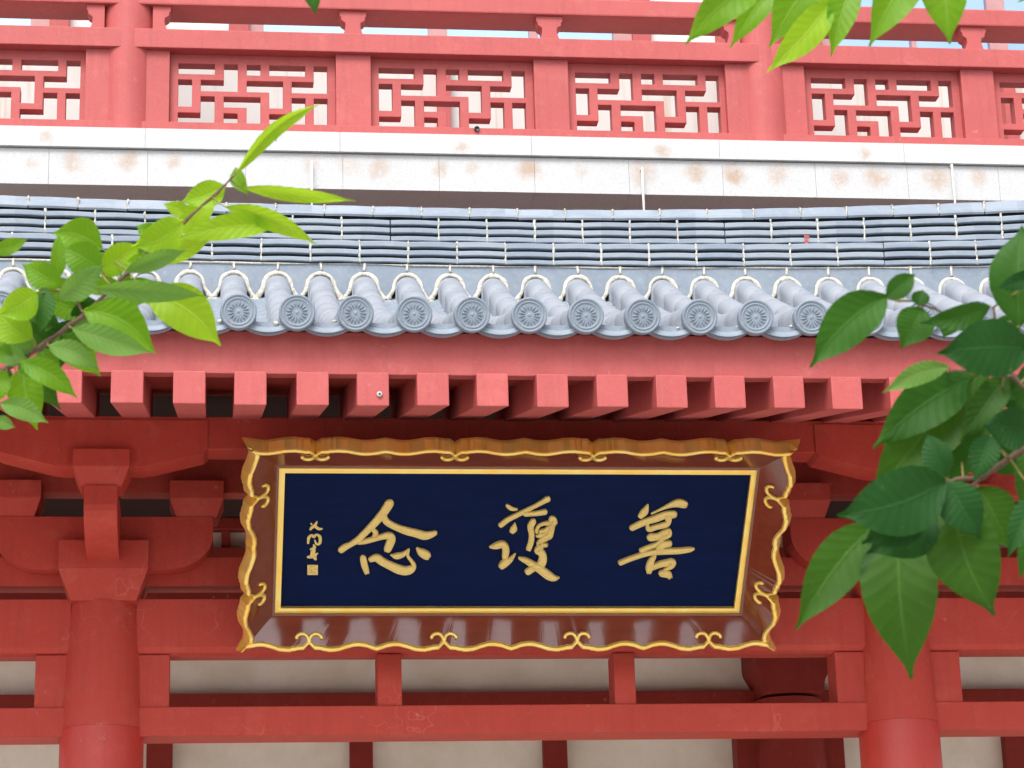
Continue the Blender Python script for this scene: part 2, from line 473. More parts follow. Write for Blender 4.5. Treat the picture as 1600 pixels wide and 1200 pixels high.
# rafters
RX = [-.692+.2812*k for k in range(-9, 29)]
for i, x in enumerate(RX):
    mb = MB(); z0, z1 = 5.028+random.uniform(-.003, .003), 5.188; s = .252; x += random.uniform(-.004, .004)
    mb.add([(x-.074, 11.05, z0), (x+.074, 11.05, z0), (x+.072, 12.8, z0+s*1.75), (x-.072, 12.8, z0+s*1.75),
            (x-.074, 11.05, z1), (x+.074, 11.05, z1), (x+.072, 12.8, z1+s*1.75), (x-.072, 12.8, z1+s*1.75)],
           [(3, 2, 1, 0), (4, 5, 6, 7), (0, 1, 5, 4), (1, 2, 6, 5), (2, 3, 7, 6), (3, 0, 4, 7)])
    hb(mb, 'rafter', RED, .005)
    if i == 13:
        pr = hall.children[-1]
f = at(593, 616, 11.045)
mb = MB(); mb.lathe([(0.001, .004), (.005, .006), (.012, .006), (.014, .002), (.014, 0)], f, 16, Matrix.Rotation(R(90), 3, 'X'))
plug = hb(mb, 'screw_plug', GREYJ)
mb = MB(); mb.lathe([(.001, .0075), (.005, .0075), (.005, .004)], f-Vector(hall.location), 12, Matrix.Rotation(R(90), 3, 'X')); mb.build('screw_head', BLACK, plug)
# eave board (front), soffit boards
mb = MB(); mb.box(XL, XR, 11.095, 11.16, 5.192, 5.40); hb(mb, 'eave_board', RED, .004)
mb = MB()
mb.prism([(11.10, 5.196), (12.9, 5.196+.252*1.8), (12.9, 5.225+.252*1.8), (11.10, 5.225)], 'x', XL, XR)
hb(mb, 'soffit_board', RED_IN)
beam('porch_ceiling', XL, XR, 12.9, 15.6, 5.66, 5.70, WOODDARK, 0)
# inner wall of the porch
iw = hempty('inner_wall', (1.5, 15.6, 0))
mb = MB(); mb.box(XL, XR, 15.6, 15.8, 0, 5.66); hb(mb, 'plaster_panel', PLASTER, 0, iw)
for z0, z1 in ((4.27, 4.525), (4.76, 5.46), (5.58, 5.655), (0.0, .3)):
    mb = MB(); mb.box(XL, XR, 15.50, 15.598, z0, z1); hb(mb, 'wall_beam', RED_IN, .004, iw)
for x0, x1 in ((-.42, -.26), (.834, .977), (2.05, 2.20), (5.035, 5.19), (6.2, 6.35), (-1.75, -1.6), (-3.0, -2.85)):
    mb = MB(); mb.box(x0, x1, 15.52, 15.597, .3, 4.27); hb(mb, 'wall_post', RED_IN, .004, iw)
for x0, x1 in ((.03, .085), (-1.3, -1.22), (1.4, 1.48), (2.7, 2.78), (4.9, 4.98), (5.9, 5.98)):
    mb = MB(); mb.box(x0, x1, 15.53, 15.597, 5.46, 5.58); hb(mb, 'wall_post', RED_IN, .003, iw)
mb = MB(); mb.lathe([(.235, 0), (.235, 3.8), (.215, 4.44)], (3.61, 15.45, 0), 48); hb(mb, 'inner_column', RED_IN, 0, iw)
for s in (-1, 1):
    x0, x1 = sorted((3.61+s*.21, 3.61+s*.345)); mb = MB(); mb.box(x0, x1, 15.42, 15.58, .3, 4.25); hb(mb, 'jamb_post', RED_IN, .004, iw)
cp = [(-.25, 4.78), (-.25, 4.655), (-.243, 4.62), (-.215, 4.57), (-.195, 4.53), (-.183, 4.46), (.183, 4.46), (.195, 4.53), (.215, 4.57), (.243, 4.62), (.25, 4.655), (.25, 4.78)]
mb = MB(); mb.prism([(3.61+x, z) for x, z in cp], 'y', 15.2, 15.7); hb(mb, 'capital_block', RED_IN, 0, iw)

# ---------------------------------------------------------------- porch roof
roof = hempty('porch_roof', (1.5, 11.0, 5.4))
ZD = 5.538
def crest(Y):
    t = Y-11.0; return ZD+.2253*t+.0461*t*t
def swoop(X):   # upturn of the eave towards the right-hand corner
    return .0035*max(0, X-1.6)**2 + .001*max(0, .8-X)**2
PX = .2707
rows = [.092+PX*k for k in range(-13, 28)]
def round_row():
    mb = MB(); L = .33; y = 11.03
    first = True
    while y < 14.74:
        y1 = min(y+L, 14.80)
        prof0, prof1 = [], []
        for (Y, rr) in ((y, .0815), (y1+.012, .0745)):
            c = crest(Y)-rr if Y < 14.8 else crest(14.8)-rr
            pts = [(-rr, Y, c-.07)]
            for i in range(13):
                a = PI*i/12; pts.append((-rr*math.cos(a), Y, c+rr*math.sin(a)))
            pts.append((rr, Y, c-.07)); (prof0 if Y == y else prof1).extend(pts)
        n = len(prof0); fs = [(i, i+1, n+i+1, n+i) for i in range(n-1)]; fs.append(tuple(range(n-1, -1, -1)))
        mb.add(prof0+prof1, fs, True)
        y = y1
    return mb
def pan_row():
    mb = MB(); y = 11.0; L = .145; hw = PX/2
    def sec(Y, dz):
        return [(hw*u, Y, crest(Y)-.165+.045*abs(u)**2+dz) for u in [i/6-1 for i in range(13)]]
    while y < 14.78:
        y1 = y+L+.02
        a = sec(y, .014); b = sec(min(y1, 14.8), 0); c = sec(y, -.010)
        n = len(a)
        mb.add(a+b+c, [(i, i+1, n+i+1, n+i) for i in range(n-1)]+[(i+1, i, 2*n+i, 2*n+i+1) for i in range(n-1)], True)
        y += L
    return mb
def drip():
    mb = MB(); hw = PX/2-.002; top, bot = [], []
    n = 16
    for i in range(n+1):
        u = 2*i/n-1
        top.append((hw*u, 11.02, ZD-.118+.012*u*u)); bot.append((hw*u, 11.025, ZD-.176+.050*u*u))
    bt = [(x, y+.028, z) for x, y, z in top]; bb = [(x, y+.028, z) for x, y, z in bot]
    tb = [(x, 11.16, z-.006) for x, y, z in top]
    N = n+1
    fs = []
    for i in range(n):
        fs += [(i, i+1, N+i+1, N+i), (N+i, N+i+1, 3*N+i+1, 3*N+i), (i+1, i, 4*N+i, 4*N+i+1), (2*N+i+1, 2*N+i, 3*N+i, 3*N+i+1)]
    mb.add(top+bot+bt+bb+tb, fs, False)
    return mb
def end_tile():
    mb = MB(); Mx = Matrix.Rotation(R(90+9), 3, 'X')     # lathe axis towards the viewer, tipped with the roof slope
    prof = [(.0, .0150), (.006, .0150), (.008, .0125), (.010, .012), (.013, .012), (.030, .012), (.053, .012), (.056, .012), (.0585, .013), (.061, .0165), (.065, .0165), (.0675, .0135), (.072, .0135), (.075, .019), (.081, .019), (.084, .0155), (.0845, -.03), (.07, -.06)]
    mb.lathe(prof, (0, 0, 0), 48, Mx, cap=False)
    for k in range(16):
        a = 2*PI*k/16; ca, sa = math.cos(a), math.sin(a); vs = []; fs = []
        seg = 8
        for j in range(7):
            t = j/6; r = .022+.030*t; wv = .0050*math.sin(PI*min(.97, .10+t*.83))*(0.55+.6*t)
            hh = .007*math.sin(PI*min(.97, .05+t*.9))
            for i in range(5):
                q = i/4*2-1; vs.append(Mx @ Vector((r*ca-q*wv*sa, r*sa+q*wv*ca, .0125+hh*(1-q*q))))
        for j in range(6):
            for i in range(4): fs.append((j*5+i, j*5+i+1, j*5+i+6, j*5+i+5))
        mb.add(vs, fs, True)
    return mb
protos = {}
rng = random.Random(3)
RO = Vector(roof['org'])
def place_rows(name, fn, mat, xs, y0, z0, dz=0, jitter=0):
    first = None
    for x in xs:
        j = rng.uniform(-jitter, jitter)
        loc = Vector((x+j, y0, z0+swoop(x)))-RO
        if first is None:
            first = fn().build(name, mat, roof); first.location = loc
        else:
            c = first.copy(); col.objects.link(c); c.parent = roof; c.location = loc
            first_last = c
        o = first if x == xs[0] else c
        if name == 'end_tile': o.rotation_euler = (rng.uniform(-.04, .04), rng.uniform(0, .39)*1.0, rng.uniform(-.05, .05))
place_rows('round_tile_row', round_row, BARREL, rows, 0, 0, 0, .004)
place_rows('pan_tile_row', pan_row, TILE, [x+PX/2 for x in rows[:-1]], 0, 0)
place_rows('drip_tile', drip, TILE, [x+PX/2 for x in rows[:-1]], 0, 0, 0, .002)
# move the tile faces: built at the origin, placed on the row ends
place_rows('end_tile', end_tile, TILE, rows, 10.985, ZD-.083, 0, .003)
# bedding under tiles
mb = MB(); pr = []
N = 14
top = [(11.0+.13+(14.9-11.13)*i/N, 0) for i in range(N+1)]
top = [(y, crest(y)-.185) for y, _ in top]; bot = [(y, z-.06) for y, z in reversed(top)]
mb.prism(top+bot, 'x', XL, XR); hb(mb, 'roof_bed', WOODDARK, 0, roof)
# mortar under the round tiles on the eave (crumbly beds)
# flashing plates with scalloped lower edge + white mortar arches
def zarch(dx):            # lower outline of a plate between two round rows, dx from row centre
    a = abs(dx); r = .083
    base = crest(14.74)
    if a < r: return base-.078+math.sqrt(max(0, r*r-a*a))*.98
    return base-.078-.085*min(1, ((a-r)/(PX/2-r)))**.6
fl = MB(); mo = MB()
YP = 14.72
for x in rows[1:]:
    pts = []
    n = 44
    for i in range(n+1):
        dx = -PX/2+PX*i/n; pts.append((x+dx, zarch(dx)+swoop(x)*.6))
    ztop = 7.092+.0044*max(0, x-1.7)**2
    vs = [(p[0], YP, p[1]) for p in pts]+[(p[0], YP, ztop) for p in pts]+[(p[0], YP+.05, p[1]) for p in pts]
    N = n+1
    fl.add(vs, [(i, i+1, N+i+1, N+i) for i in range(n)]+[(i+1, i, 2*N+i, 2*N+i+1) for i in range(n)])
    rg = random.Random(int(x*100))
    bw = [rg.uniform(.009, .017) for _ in range(12)]     # trowelled mortar band of uneven width
    A_, B_ = [], []
    for i in range(len(pts)):
        a = pts[max(i-1, 0)]; b = pts[min(i+1, len(pts)-1)]; L_ = math.hypot(b[0]-a[0], b[1]-a[1]); nx, nz = -(b[1]-a[1])/L_, (b[0]-a[0])/L_
        k = i/len(pts)*10.99; wd = bw[int(k)]+(bw[int(k)+1]-bw[int(k)])*(k % 1)
        lo = .022 if abs(pts[i][0]-x) > .112 else wd
        A_.append((pts[i][0]+nx*wd, pts[i][1]+nz*wd)); B_.append((pts[i][0]-nx*lo, pts[i][1]-nz*lo))
    m2 = len(pts); yj = rg.uniform(-.002, .002)
    vv = [(p[0], YP-.003+yj, p[1]) for p in A_]+[(p[0], YP-.010+yj, p[1]) for p in pts]+[(p[0], YP-.006+yj, p[1]) for p in B_]+[(p[0], YP+.03, p[1]) for p in B_]
    mo.add(vv, [(r_*m2+i, r_*m2+i+1, (r_+1)*m2+i+1, (r_+1)*m2+i) for r_ in range(3) for i in range(m2-1)], True)
    mo.tube([(x+rg.uniform(-.004, .004), YP-.002, z) for z in (crest(14.74)+.02+swoop(x)*.6, (crest(14.74)+ztop)/2, ztop+.005)], [.009, .0075, .010], 6)
    for k in range(4):
        dx = PX/2+rg.uniform(-.03, .03); s_ = rg.uniform(.012, .026)
        c = Vector((x+dx, YP-.02-rg.uniform(0, .03), crest(14.70)-.178+swoop(x)+rg.uniform(0, .012)))
        mo.lathe([(.001, -s_*.6), (s_*.8, -s_*.4), (s_, 0), (s_*.7, s_*.5), (.001, s_*.6)], c, 7)
mo.tube([(XL+.2*i, YP-.004, 7.09+.0044*max(0, XL+.2*i-1.7)**2+random.uniform(-.003, .003)) for i in range(54)], [random.choice((.002, .004, .007, .008)) for i in range(54)], 6)
hb(fl, 'flashing_plate', TILE, 0, roof); hb(mo, 'mortar', MORTAR, 0, roof)
# mortar crumbs behind the eave tiles
mo = MB(); rg = random.Random(12)
for x in rows:
    for k in range(7):
        s_ = rg.uniform(.006, .014)
        mo.lathe([(.001, -s_*.6), (s_*.8, -s_*.4), (s_, 0), (s_*.7, s_*.5), (.001, s_*.6)],
                 (x+rg.choice((-1, 1))*rg.uniform(.075, .10), 11.02+rg.uniform(0, .12), ZD-.118+swoop(x)+rg.uniform(-.01, .01)), 7)
hb(mo, 'mortar_crumb', MORTAR, 0, roof)

# ridge: two tiers of thin courses and a cap
ridge = MB(); joints = MB()
TP = .307
def rtop(X): return .0100*max(0, X-1.7)**2+.0039*max(0, 1.7-X)**2
def rbot(X): return .0044*max(0, X-1.7)**2+.0012*max(0, 1.7-X)**2
def rz(z, X):
    f = max(0, min(1, (z-7.09)/(7.5-7.09))); return z+rbot(X)*(1-f)+rtop(X)*f
def course(z0, z1, x_off, yf, bulge=.012, arch=.004, cap=False, seed=0):
    rg = random.Random(seed)
    k0 = int((XL-x_off)/TP)-1
    for k in range(k0, k0+38):
        xa, xb = x_off+k*TP+.004, x_off+(k+1)*TP-.004
        dy = rg.uniform(-.004, .004); dz = rg.uniform(-.0015, .0015)
        n = 6; vs = []; 
        for i in range(n+1):
            u = i/n; X = xa+(xb-xa)*u; ar = arch*math.sin(PI*u)
            a, b = rz(z0, X)+ar+dz, rz(z1, X)+ar+dz
            if cap: prof = [(0, a), (-.008, a+.012), (-.004, a+.03), (.03, b-.008), (.10, b), (.2, b)]
            else: prof = [(.03, a), (.0, a), (-.003, a+.004), (-.003, b-.005), (.0, b), (.03, b)]
            for (py, pz) in prof: vs.append((X, yf+py+dy, pz))
        m_ = len(prof); fs = []
        for i in range(n):
            for j in range(m_-1): fs.append((i*m_+j, i*m_+j+1, (i+1)*m_+j+1, (i+1)*m_+j))
        fs += [tuple(range(m_)), tuple(n*m_+j for j in range(m_))]
        ridge.add(vs, fs, False)
def jline(x_off, z0, z1, yf, seed):
    rg = random.Random(seed); k0 = int((XL-x_off)/TP)-1
    for k in range(k0, k0+38):
        X = x_off+k*TP; n = 14
        if rg.random() < .06 or not -2.6 < X < 6.6: continue
        joints = MB(); joints.tube([(X+rg.uniform(-.003, .003), yf+.003, rz(z0+(z1-z0)*i/n, X)) for i in range(n+1)], [rg.uniform(.0035, .0095) for i in range(n+1)], 6)
        hb(joints, 'ridge_mortar', MORTAR, 0, roof)
ZL = [7.098, 7.148, 7.202, 7.248]; ZU = [7.254, 7.306, 7.360, 7.412]
XU = at(610, 365, 14.72).x; XLo = at(562, 405, 14.7).x; XC = at(583, 335, 14.72).x
for i in range(3):
    course(ZL[i]+.002, ZL[i+1]-(.020 if i < 2 else .008), XLo, 14.70, seed=i)
    course(ZU[i]+.002, ZU[i+1]-.019, XU, 14.725, seed=10+i)
course(7.412, 7.502, XC, 14.725, cap=True, arch=.003, seed=20)
jline(XLo, 7.098, 7.246, 14.70, 1); jline(XU, 7.256, 7.412, 14.725, 2); jline(XC, 7.425, 7.49, 14.727, 3)
hb(ridge, 'ridge_course', COURSE, 0, roof)
core = MB(); vs = []; fs = []
n = 40
for i in range(n+1):
    X = XL+(XR-XL)*i/n
    vs += [(X, 14.735, 7.08+rbot(X)), (X, 14.735, 7.25+rz(7.25, X)-7.25), (X, 14.76, rz(7.25, X)), (X, 14.76, rz(7.44, X)), (X, 14.92, rz(7.49, X)), (X, 14.92, 7.0)]
for i in range(n):
    for j in range(5): fs.append((i*6+j, i*6+j+1, i*6+j+7, i*6+j+6))
core.add(vs, fs); hb(core, 'ridge_core', DARKGAP, 0, roof)
# red paint splash on one ridge tile
mb = MB(); p0 = at(1258, 363, 14.718)
for (a, b, c_, d) in ((1256, 1265, 367, 372), (1257, 1263, 373, 385), (1264, 1275, 381, 385)):
    q = [at(a, c_, 14.7195), at(b, c_+1, 14.7195), at(b-1, d, 14.7195), at(a+1, d-1, 14.7195)]
    q2 = [v+Vector((0, .006, 0)) for v in q]
    mb.add(q+q2, [(0, 1, 2, 3), (0, 4, 5, 1), (1, 5, 6, 2), (2, 6, 7, 3), (3, 7, 4, 0)])
hb(mb, 'paint_splash', RED, 0, roof)

# ---------------------------------------------------------------- stone ledge of the gallery
st = []
for (x, y, r, k) in ((75, 213, .075, .5), (50, 252, .08, .35), (113, 250, .12, .5), (198, 250, .11, .6), (272, 252, .09, .55), (487, 255, .09, .35), (545, 258, .12, .3),
                     (590, 260, .12, .5), (690, 262, .10, .5), (740, 262, .08, .4), (828, 262, .13, .75), (910, 267, .08, .45), (1005, 268, .14, .5), (1088, 267, .11, .7), (1150, 271, .12, .8),
                     (1215, 271, .12, .5), (1315, 277, .11, .5), (1370, 276, .14, .6), (1465, 277, .13, .6), (1530, 278, .10, .5), (720, 231, .07, .55), (1035, 238, .08, .6), (1350, 242, .08, .6)):
    st.append((at(x, y, 16.3)-Vector(hall.location), r, k))
STONE = stone_mat(st)
mb = MB(); k = -4
while -1.18+.68*k < XR:
    x0 = -1.18+.68*k; mb.box(x0+.0008, x0+.6792, 16.32, 17.9, 8.25, 8.517); k += 1
hb(mb, 'ledge_stone', STONE, .0015)
mb = MB(); k = -4
while -.52+1.36*k < XR:
    x0 = -.52+1.36*k; mb.box(x0+.0008, x0+1.3592, 16.29, 16.9, 8.523, 8.672); k += 1
hb(mb, 'ledge_coping', STONE, .002)
beam('gallery_floor', XL, XR, 16.9, 18.2, 8.52, 8.60, PLASTER, 0)
beam('ledge_joint', XL, XR, 16.335, 17.8, 8.253, 8.63, GREYJ, 0)
beam('rear_wall', XL, XR, 17.2, 17.4, 5.7, 8.25, RED_IN, 0)
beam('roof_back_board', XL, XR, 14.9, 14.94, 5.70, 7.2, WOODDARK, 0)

# ---------------------------------------------------------------- upper storey wall
UC = (-.655, 3.955)
for cx in UC:
    mb = MB(); mb.lathe([(.20, 8.68), (.20, 9.6), (.195, 11.6)], (cx, 16.55, 0), 56); hb(mb, 'gallery_column', RED, 0)
uw = hempty('upper_wall', (1.5, 18.2, 8.6))
mb = MB(); mb.box(XL-1, XR+1, 18.10, 18.3, 8.6, 10.15); hb(mb, 'dado_wall', WALL, 0, uw)
mb = MB(); mb.box(XL-1, XR+1, 18.16, 18.3, 11.5, 12.4); hb(mb, 'lintel_wall', WALL, 0, uw)
bayw = 4.61
for b in (-1, 0, 1):
    ox = b*bayw
    for x0, x1 in ((-.64+ox, .06+ox), (3.43+ox, 3.97+ox)):
        mb = MB(); mb.box(x0, x1, 18.12, 18.28, 10.15, 11.5); hb(mb, 'white_panel', WHITE, 0, uw)
    for x0, x1, z1, z0 in ((.06, .22, 11.5, 10.15), (3.28, 3.43, 11.5, 10.15), (3.97, 4.13, 11.5, 8.6), (1.70, 1.80, 10.12, 8.6)):
        mb = MB(); mb.box(x0+ox, x1+ox, 18.0, 18.098 if z0 < 9 else 18.14, z0, z1); hb(mb, 'wall_post', RED, .004, uw)
    wn = MB()
    X0, X1 = .22+ox, 3.28+ox
    gl = [(.335, .98), (1.02, 1.64), (1.79, 2.45), (2.52, 3.13)]
    edges = [X0]+[v+ox for p in gl for v in p]+[X1]
    for i in range(0, len(edges), 2): wn.box(edges[i], edges[i+1], 18.05, 18.12, 10.15, 11.5)
    for (a, c) in gl: wn.box(a+ox, c+ox, 18.06, 18.12, 10.15, 10.20); wn.box(a+ox, c+ox, 18.06, 18.12, 11.4, 11.5)
    wf = hb(wn, 'window_frame', PINKFRAME, 0, uw)
    for (a, c) in gl:
        mb = MB(); mb.box(a+ox, c+ox, 18.085, 18.095, 10.20, 11.4); hb(mb, 'glass_pane', GLASS, 0, uw)
mb = MB(); mb.box(XL-1, XR+1, 17.6, 18.3, 12.4, 12.5); hb(mb, 'gallery_ceiling', RED, 0, uw)

# ================================================================ BALUSTRADE
bal = empty('balustrade', (1.65, 16.45, 8.672))
tag(bal, 'red balustrade with geometric lattice panels along the upper gallery', 'balustrade')
BO = Vector(bal.location)
def bb(mb, name, mat=RED, bevel=.004, label=None):
    mb.v = [tuple(Vector(v)-BO) for v in mb.v]; return mb.build(name, mat, bal, bevel)
YB = 16.40
mb = MB(); mb.box(XL, XR, YB-.02, YB+.22, 8.674, 8.765); bb(mb, 'base_rail')
PW = 1.18
bays = []
for cx in (UC[0]-4.61, UC[0], UC[1], UC[1]+4.61):
    x = cx+.295
    for i in range(3): bays.append((x, x+PW)); x += PW+.25-.0
bays = [b for b in bays if b[1] > XL and b[0] < XR-.3]
for cx in UC:
    for s in (-1, 1):
        x0, x1 = sorted((cx+s*.06, cx+s*.295)); mb = MB(); mb.box(x0, x1, YB, YB+.2, 8.765, 9.325); bb(mb, 'post')
for i in range(len(bays)-1):
    x0, x1 = bays[i][1], bays[i+1][0]
    if x1-x0 < .3: mb = MB(); mb.box(x0, x1, YB, YB+.2, 8.765, 9.325); bb(mb, 'post')
segs = [(XL, UC[0]-.03), (UC[0]+.03, UC[1]-.03), (UC[1]+.03, XR)]
for a, b in segs:
    mb = MB(); mb.box(a, b, YB-.045, YB+.23, 9.325, 9.472); bb(mb, 'middle_rail', bevel=.006)
    mb = MB(); mb.box(a, b, YB-.038, YB+.26, 9.665, 9.80)
    bb(mb, 'hand_rail', bevel=.012)
# lattice
COLS = [(115, 237), (314, 437), (518, 640), (720, 842), (920, 1042), (1119, 1241), (1315, 1437)]
ROWS = [(92, 188), (241, 342), (391, 487), (543, 630)]
openR = {(0, 0), (0, 4), (1, 1), (1, 3), (1, 5), (2, 2), (3, 0), (3, 4)}     # (row, col): open to the cell on the right
openD = {(0, 2), (0, 6), (1, 0), (1, 4), (2, 1), (2, 3), (2, 5), (2, 6)}     # open to the cell below
def lattice():
    sx = PW/1470.; x0 = 40
    xs = [x0]+[v for c in COLS for v in c]+[1510]
    zt, zb = 9.325, 8.765
    sz = (9.255-8.795)/(632-88.)
    def Z(v): return 8.795+(632-v)*sz
    zs = [zb]+[Z(v) for r in reversed(ROWS) for v in reversed(r)]+[zt]
    nx, nz = len(xs)-1, len(zs)-1
    solid = [[True]*nx for _ in range(nz)]
    for r in range(4):
        zi = 2*(3-r)+1
        for c in range(7):
            xi = 2*c+1; solid[zi][xi] = False
            if (r, c) in openR: solid[zi][xi+1] = False
            if (r, c) in openD: solid[zi-1][xi] = False
    mb = MB(); y0, y1 = .055, .155
    idx = {}
    def V(i, j, k):
        key = (i, j, k)
        if key not in idx: idx[key] = len(mb.v); mb.v.append(((xs[i]-x0)*sx, (y0, y1)[k], zs[j]-8.765))
        return idx[key]
    def F(*a): mb.f.append(list(a)); mb.sm.append(False)
    for j in range(nz):
        for i in range(nx):
            if not solid[j][i]: continue
            F(V(i, j, 0), V(i+1, j, 0), V(i+1, j+1, 0), V(i, j+1, 0)); F(V(i, j, 1), V(i, j+1, 1), V(i+1, j+1, 1), V(i+1, j, 1))
            if i == 0 or not solid[j][i-1]: F(V(i, j, 0), V(i, j+1, 0), V(i, j+1, 1), V(i, j, 1))
            if i == nx-1 or not solid[j][i+1]: F(V(i+1, j, 0), V(i+1, j, 1), V(i+1, j+1, 1), V(i+1, j+1, 0))
            if j == 0 or not solid[j-1][i]: F(V(i, j, 0), V(i, j, 1), V(i+1, j, 1), V(i+1, j, 0))
            if j == nz-1 or not solid[j+1][i]: F(V(i, j+1, 0), V(i+1, j+1, 0), V(i+1, j+1, 1), V(i, j+1, 1))
    return mb
first = None
for (a, b) in bays:
    if first is None: o = first = lattice().build('lattice_panel', RED, bal, .004)
    else: o = first.copy(); col.objects.link(o); o.parent = bal
    o.location = Vector((a, YB, 8.765))-BO
# bracket shaped balusters between the two rails
bp = [(-.075, 0), (-.062, .035), (-.054, .07), (-.056, .10), (-.082, .118), (-.086, .125), (-.086, .145), (-.096, .15), (-.098, .194)]
def baluster(l=True, r=True):
    left = [(-x if not l else x, z) for x, z in bp]
    mb = MB()
    L = [(x, z) for x, z in bp] if l else [(-.03, 0), (-.03, .194)]
    Rr = [(-x, z) for x, z in reversed(bp)] if r else [(.03, .194), (.03, 0)]
    mb.prism(L+Rr, 'y', 0, .13); return mb
bx = [bays[i][1]+.125 for i in range(len(bays)-1) if bays[i+1][0]-bays[i][1] < .3]
first = None
for x in bx:
    if first is None: o = first = baluster().build('baluster', RED, bal, .004)
    else: o = first.copy(); col.objects.link(o); o.parent = bal
    o.location = Vector((x, YB-.01, 9.4715))-BO
for cx in UC:
    for s in (-1, 1):
        mb = baluster(s < 0, s > 0); o = mb.build('baluster', RED, bal, .003); o.location = Vector((cx+s*.20, YB-.01, 9.4715))-BO
p = at(745, 202, YB-.022)
mb = MB(); mb.lathe([(.001, .004), (.013, .004), (.018, .012), (.020, .012), (.020, -.02)], p, 20, Matrix.Rotation(R(90), 3, 'X')); bb(mb, 'drain_spout', BLACK, 0)

# ================================================================ hanging tubes
for i, (px, yt, yb, lab) in enumerate(((487, 252, 322, 'thin white drain tube hanging from the stone ledge beside the long bright leaf at left'),
                                 (1003, 262, 330, 'thin white drain tube hanging from the stone ledge, middle one of three'),
                                 (1487, 257, 321, 'thin white drain tube hanging from the stone ledge above the right hand leaves'))):
    a = at(px, yt, 16.27); b = Vector((a.x-.0, 16.27, at(px+1, yb+14, 16.27).z-.15))
    mb = MB(); mb.tube([a-Vector((0, -.05, 0)), a+Vector((0, 0, .0)), b], .0085, 8)
    mb.v = [tuple(Vector(v)-a) for v in mb.v]
    o = mb.build('drain_tube', WHITE); o.location = a
    tag(o, lab, 'drain tube', 'white drain tubes under the gallery ledge')

# ================================================================ PLAQUE
TILT = R(43)
PB = Vector((1.53, 12.75, 4.218))
PU = Vector((1, 0, 0)); PH = Vector((0, -math.sin(TILT), math.cos(TILT))); PN = Vector((0, -math.cos(TILT), -math.sin(TILT)))
plaque = empty('name_plaque', PB)
tag(plaque, 'navy blue name board with gold calligraphy and scalloped gold and brown frame under the eave', 'plaque')
def pl(px, py, n=0):        # where a sight line meets the board's own plane, in board coordinates (u, h)
    r = ray(px, py); o = PB+PN*n
    t = (o-CAM).dot(PN)/r.dot(PN); q = CAM+r*t-o
    return (q.dot(PU), q.dot(PH))
def pw(u, h, n): return PU*u+PH*h+PN*n
def pb(mb, name, mat, parent=plaque, bevel=0):
    return mb.build(name, mat, parent, bevel)
ND = -.165
OC = [pl(381, 1016), pl(1206, 1014), pl(1241, 705), pl(391, 703)]               # BL BR TR TL of the outer line, in front plane
IC = [pl(431, 955, ND), pl(1153, 955, ND), pl(1181, 734, ND), pl(438, 731, ND)]  # gold fillet, inner rectangle
half = [(0, .053), (.028, .015), (.059, .012), (.072, .006), (.089, .004), (.098, -.001), (.123, 0), (.156, .005), (.192, .022), (.232, .036), (.263, .037), (.299, .029), (.325, .016), (.350, .006)]
def wave(s, joints_, L):
    # inward offset along an edge of length L at distance s
    j = min(joints_, key=lambda q: abs(q-s)); d = abs(s-j)
    if (s < joints_[0] or s > joints_[-1]) and d > .263: return .037-.03*min(1, (d-.263)/.12)
    if d >= .35: return .006
    for (a, b) in zip(half, half[1:]):
        if a[0] <= d <= b[0]: return a[1]+(b[1]-a[1])*(d-a[0])/(b[0]-a[0])
    return .006
path = []     # (s-fraction, edge, inward offset)
def lerp2(a, b, t): return (a[0]+(b[0]-a[0])*t, a[1]+(b[1]-a[1])*t)
edges_ = []
jset = []
for e in range(4):
    A, B = OC[e], OC[(e+1) % 4]; L = math.hypot(B[0]-A[0], B[1]-A[1])
    if e % 2 == 0: js = [L/2-1.05, L/2-.35, L/2+.35, L/2+1.05]
    else: js = [L*.5-.285, L*.5+.285]
    S = set()
    for k in range(1, int(L/.012)): S.add(round(k*.012, 4))
    for j in js:
        for hh in half:
            for sg in (-1, 1):
                if 0.012 < j+sg*hh[0] < L-.012: S.add(round(j+sg*hh[0], 4))
    S = sorted(S)
    dx, dy = (B[0]-A[0])/L, (B[1]-A[1])/L; inn = (-dy, dx)
    pts = []
    for s in S:
        wv = wave(s, js, L)*(.5, .95, .8, .95)[e]
        pts.append((s/L, e, wv))
    edges_.append((A, B, L, (dx, dy), inn, pts, js))
def bevel_slope(e):      # how fast the bevel sinks away from the outer line
    A, B = OC[e], OC[(e+1) % 4]; L = math.hypot(B[0]-A[0], B[1]-A[1]); nx, ny = -(B[1]-A[1])/L, (B[0]-A[0])/L
    I = lerp2(IC[e], IC[(e+1) % 4], .5)
    return .165/((I[0]-A[0])*nx+(I[1]-A[1])*ny)
rim_f = []          # (u,h,n, outward u, outward h, inner rect point)
for e in range(4):
    A, B, L, d, inn, pts, js = edges_[e]
    IA, IB = IC[e], IC[(e+1) % 4]
    prev = edges_[(e-1) % 4]
    # corner point
    oc = (-(inn[0]+prev[4][0]), -(inn[1]+prev[4][1]))
    rim_f.append((A[0]+oc[0]*.004, A[1]+oc[1]*.004, 0.0, oc[0]*.95, oc[1]*.80, IA))
    for (f_, _, wv) in pts:
        u = A[0]+(B[0]-A[0])*f_+inn[0]*wv; h = A[1]+(B[1]-A[1])*f_+inn[1]*wv
        if 0.06 < f_ < .94 or True:
            rim_f.append((u, h, -wv*bevel_slope(e), -inn[0], -inn[1], lerp2(IA, IB, f_)))
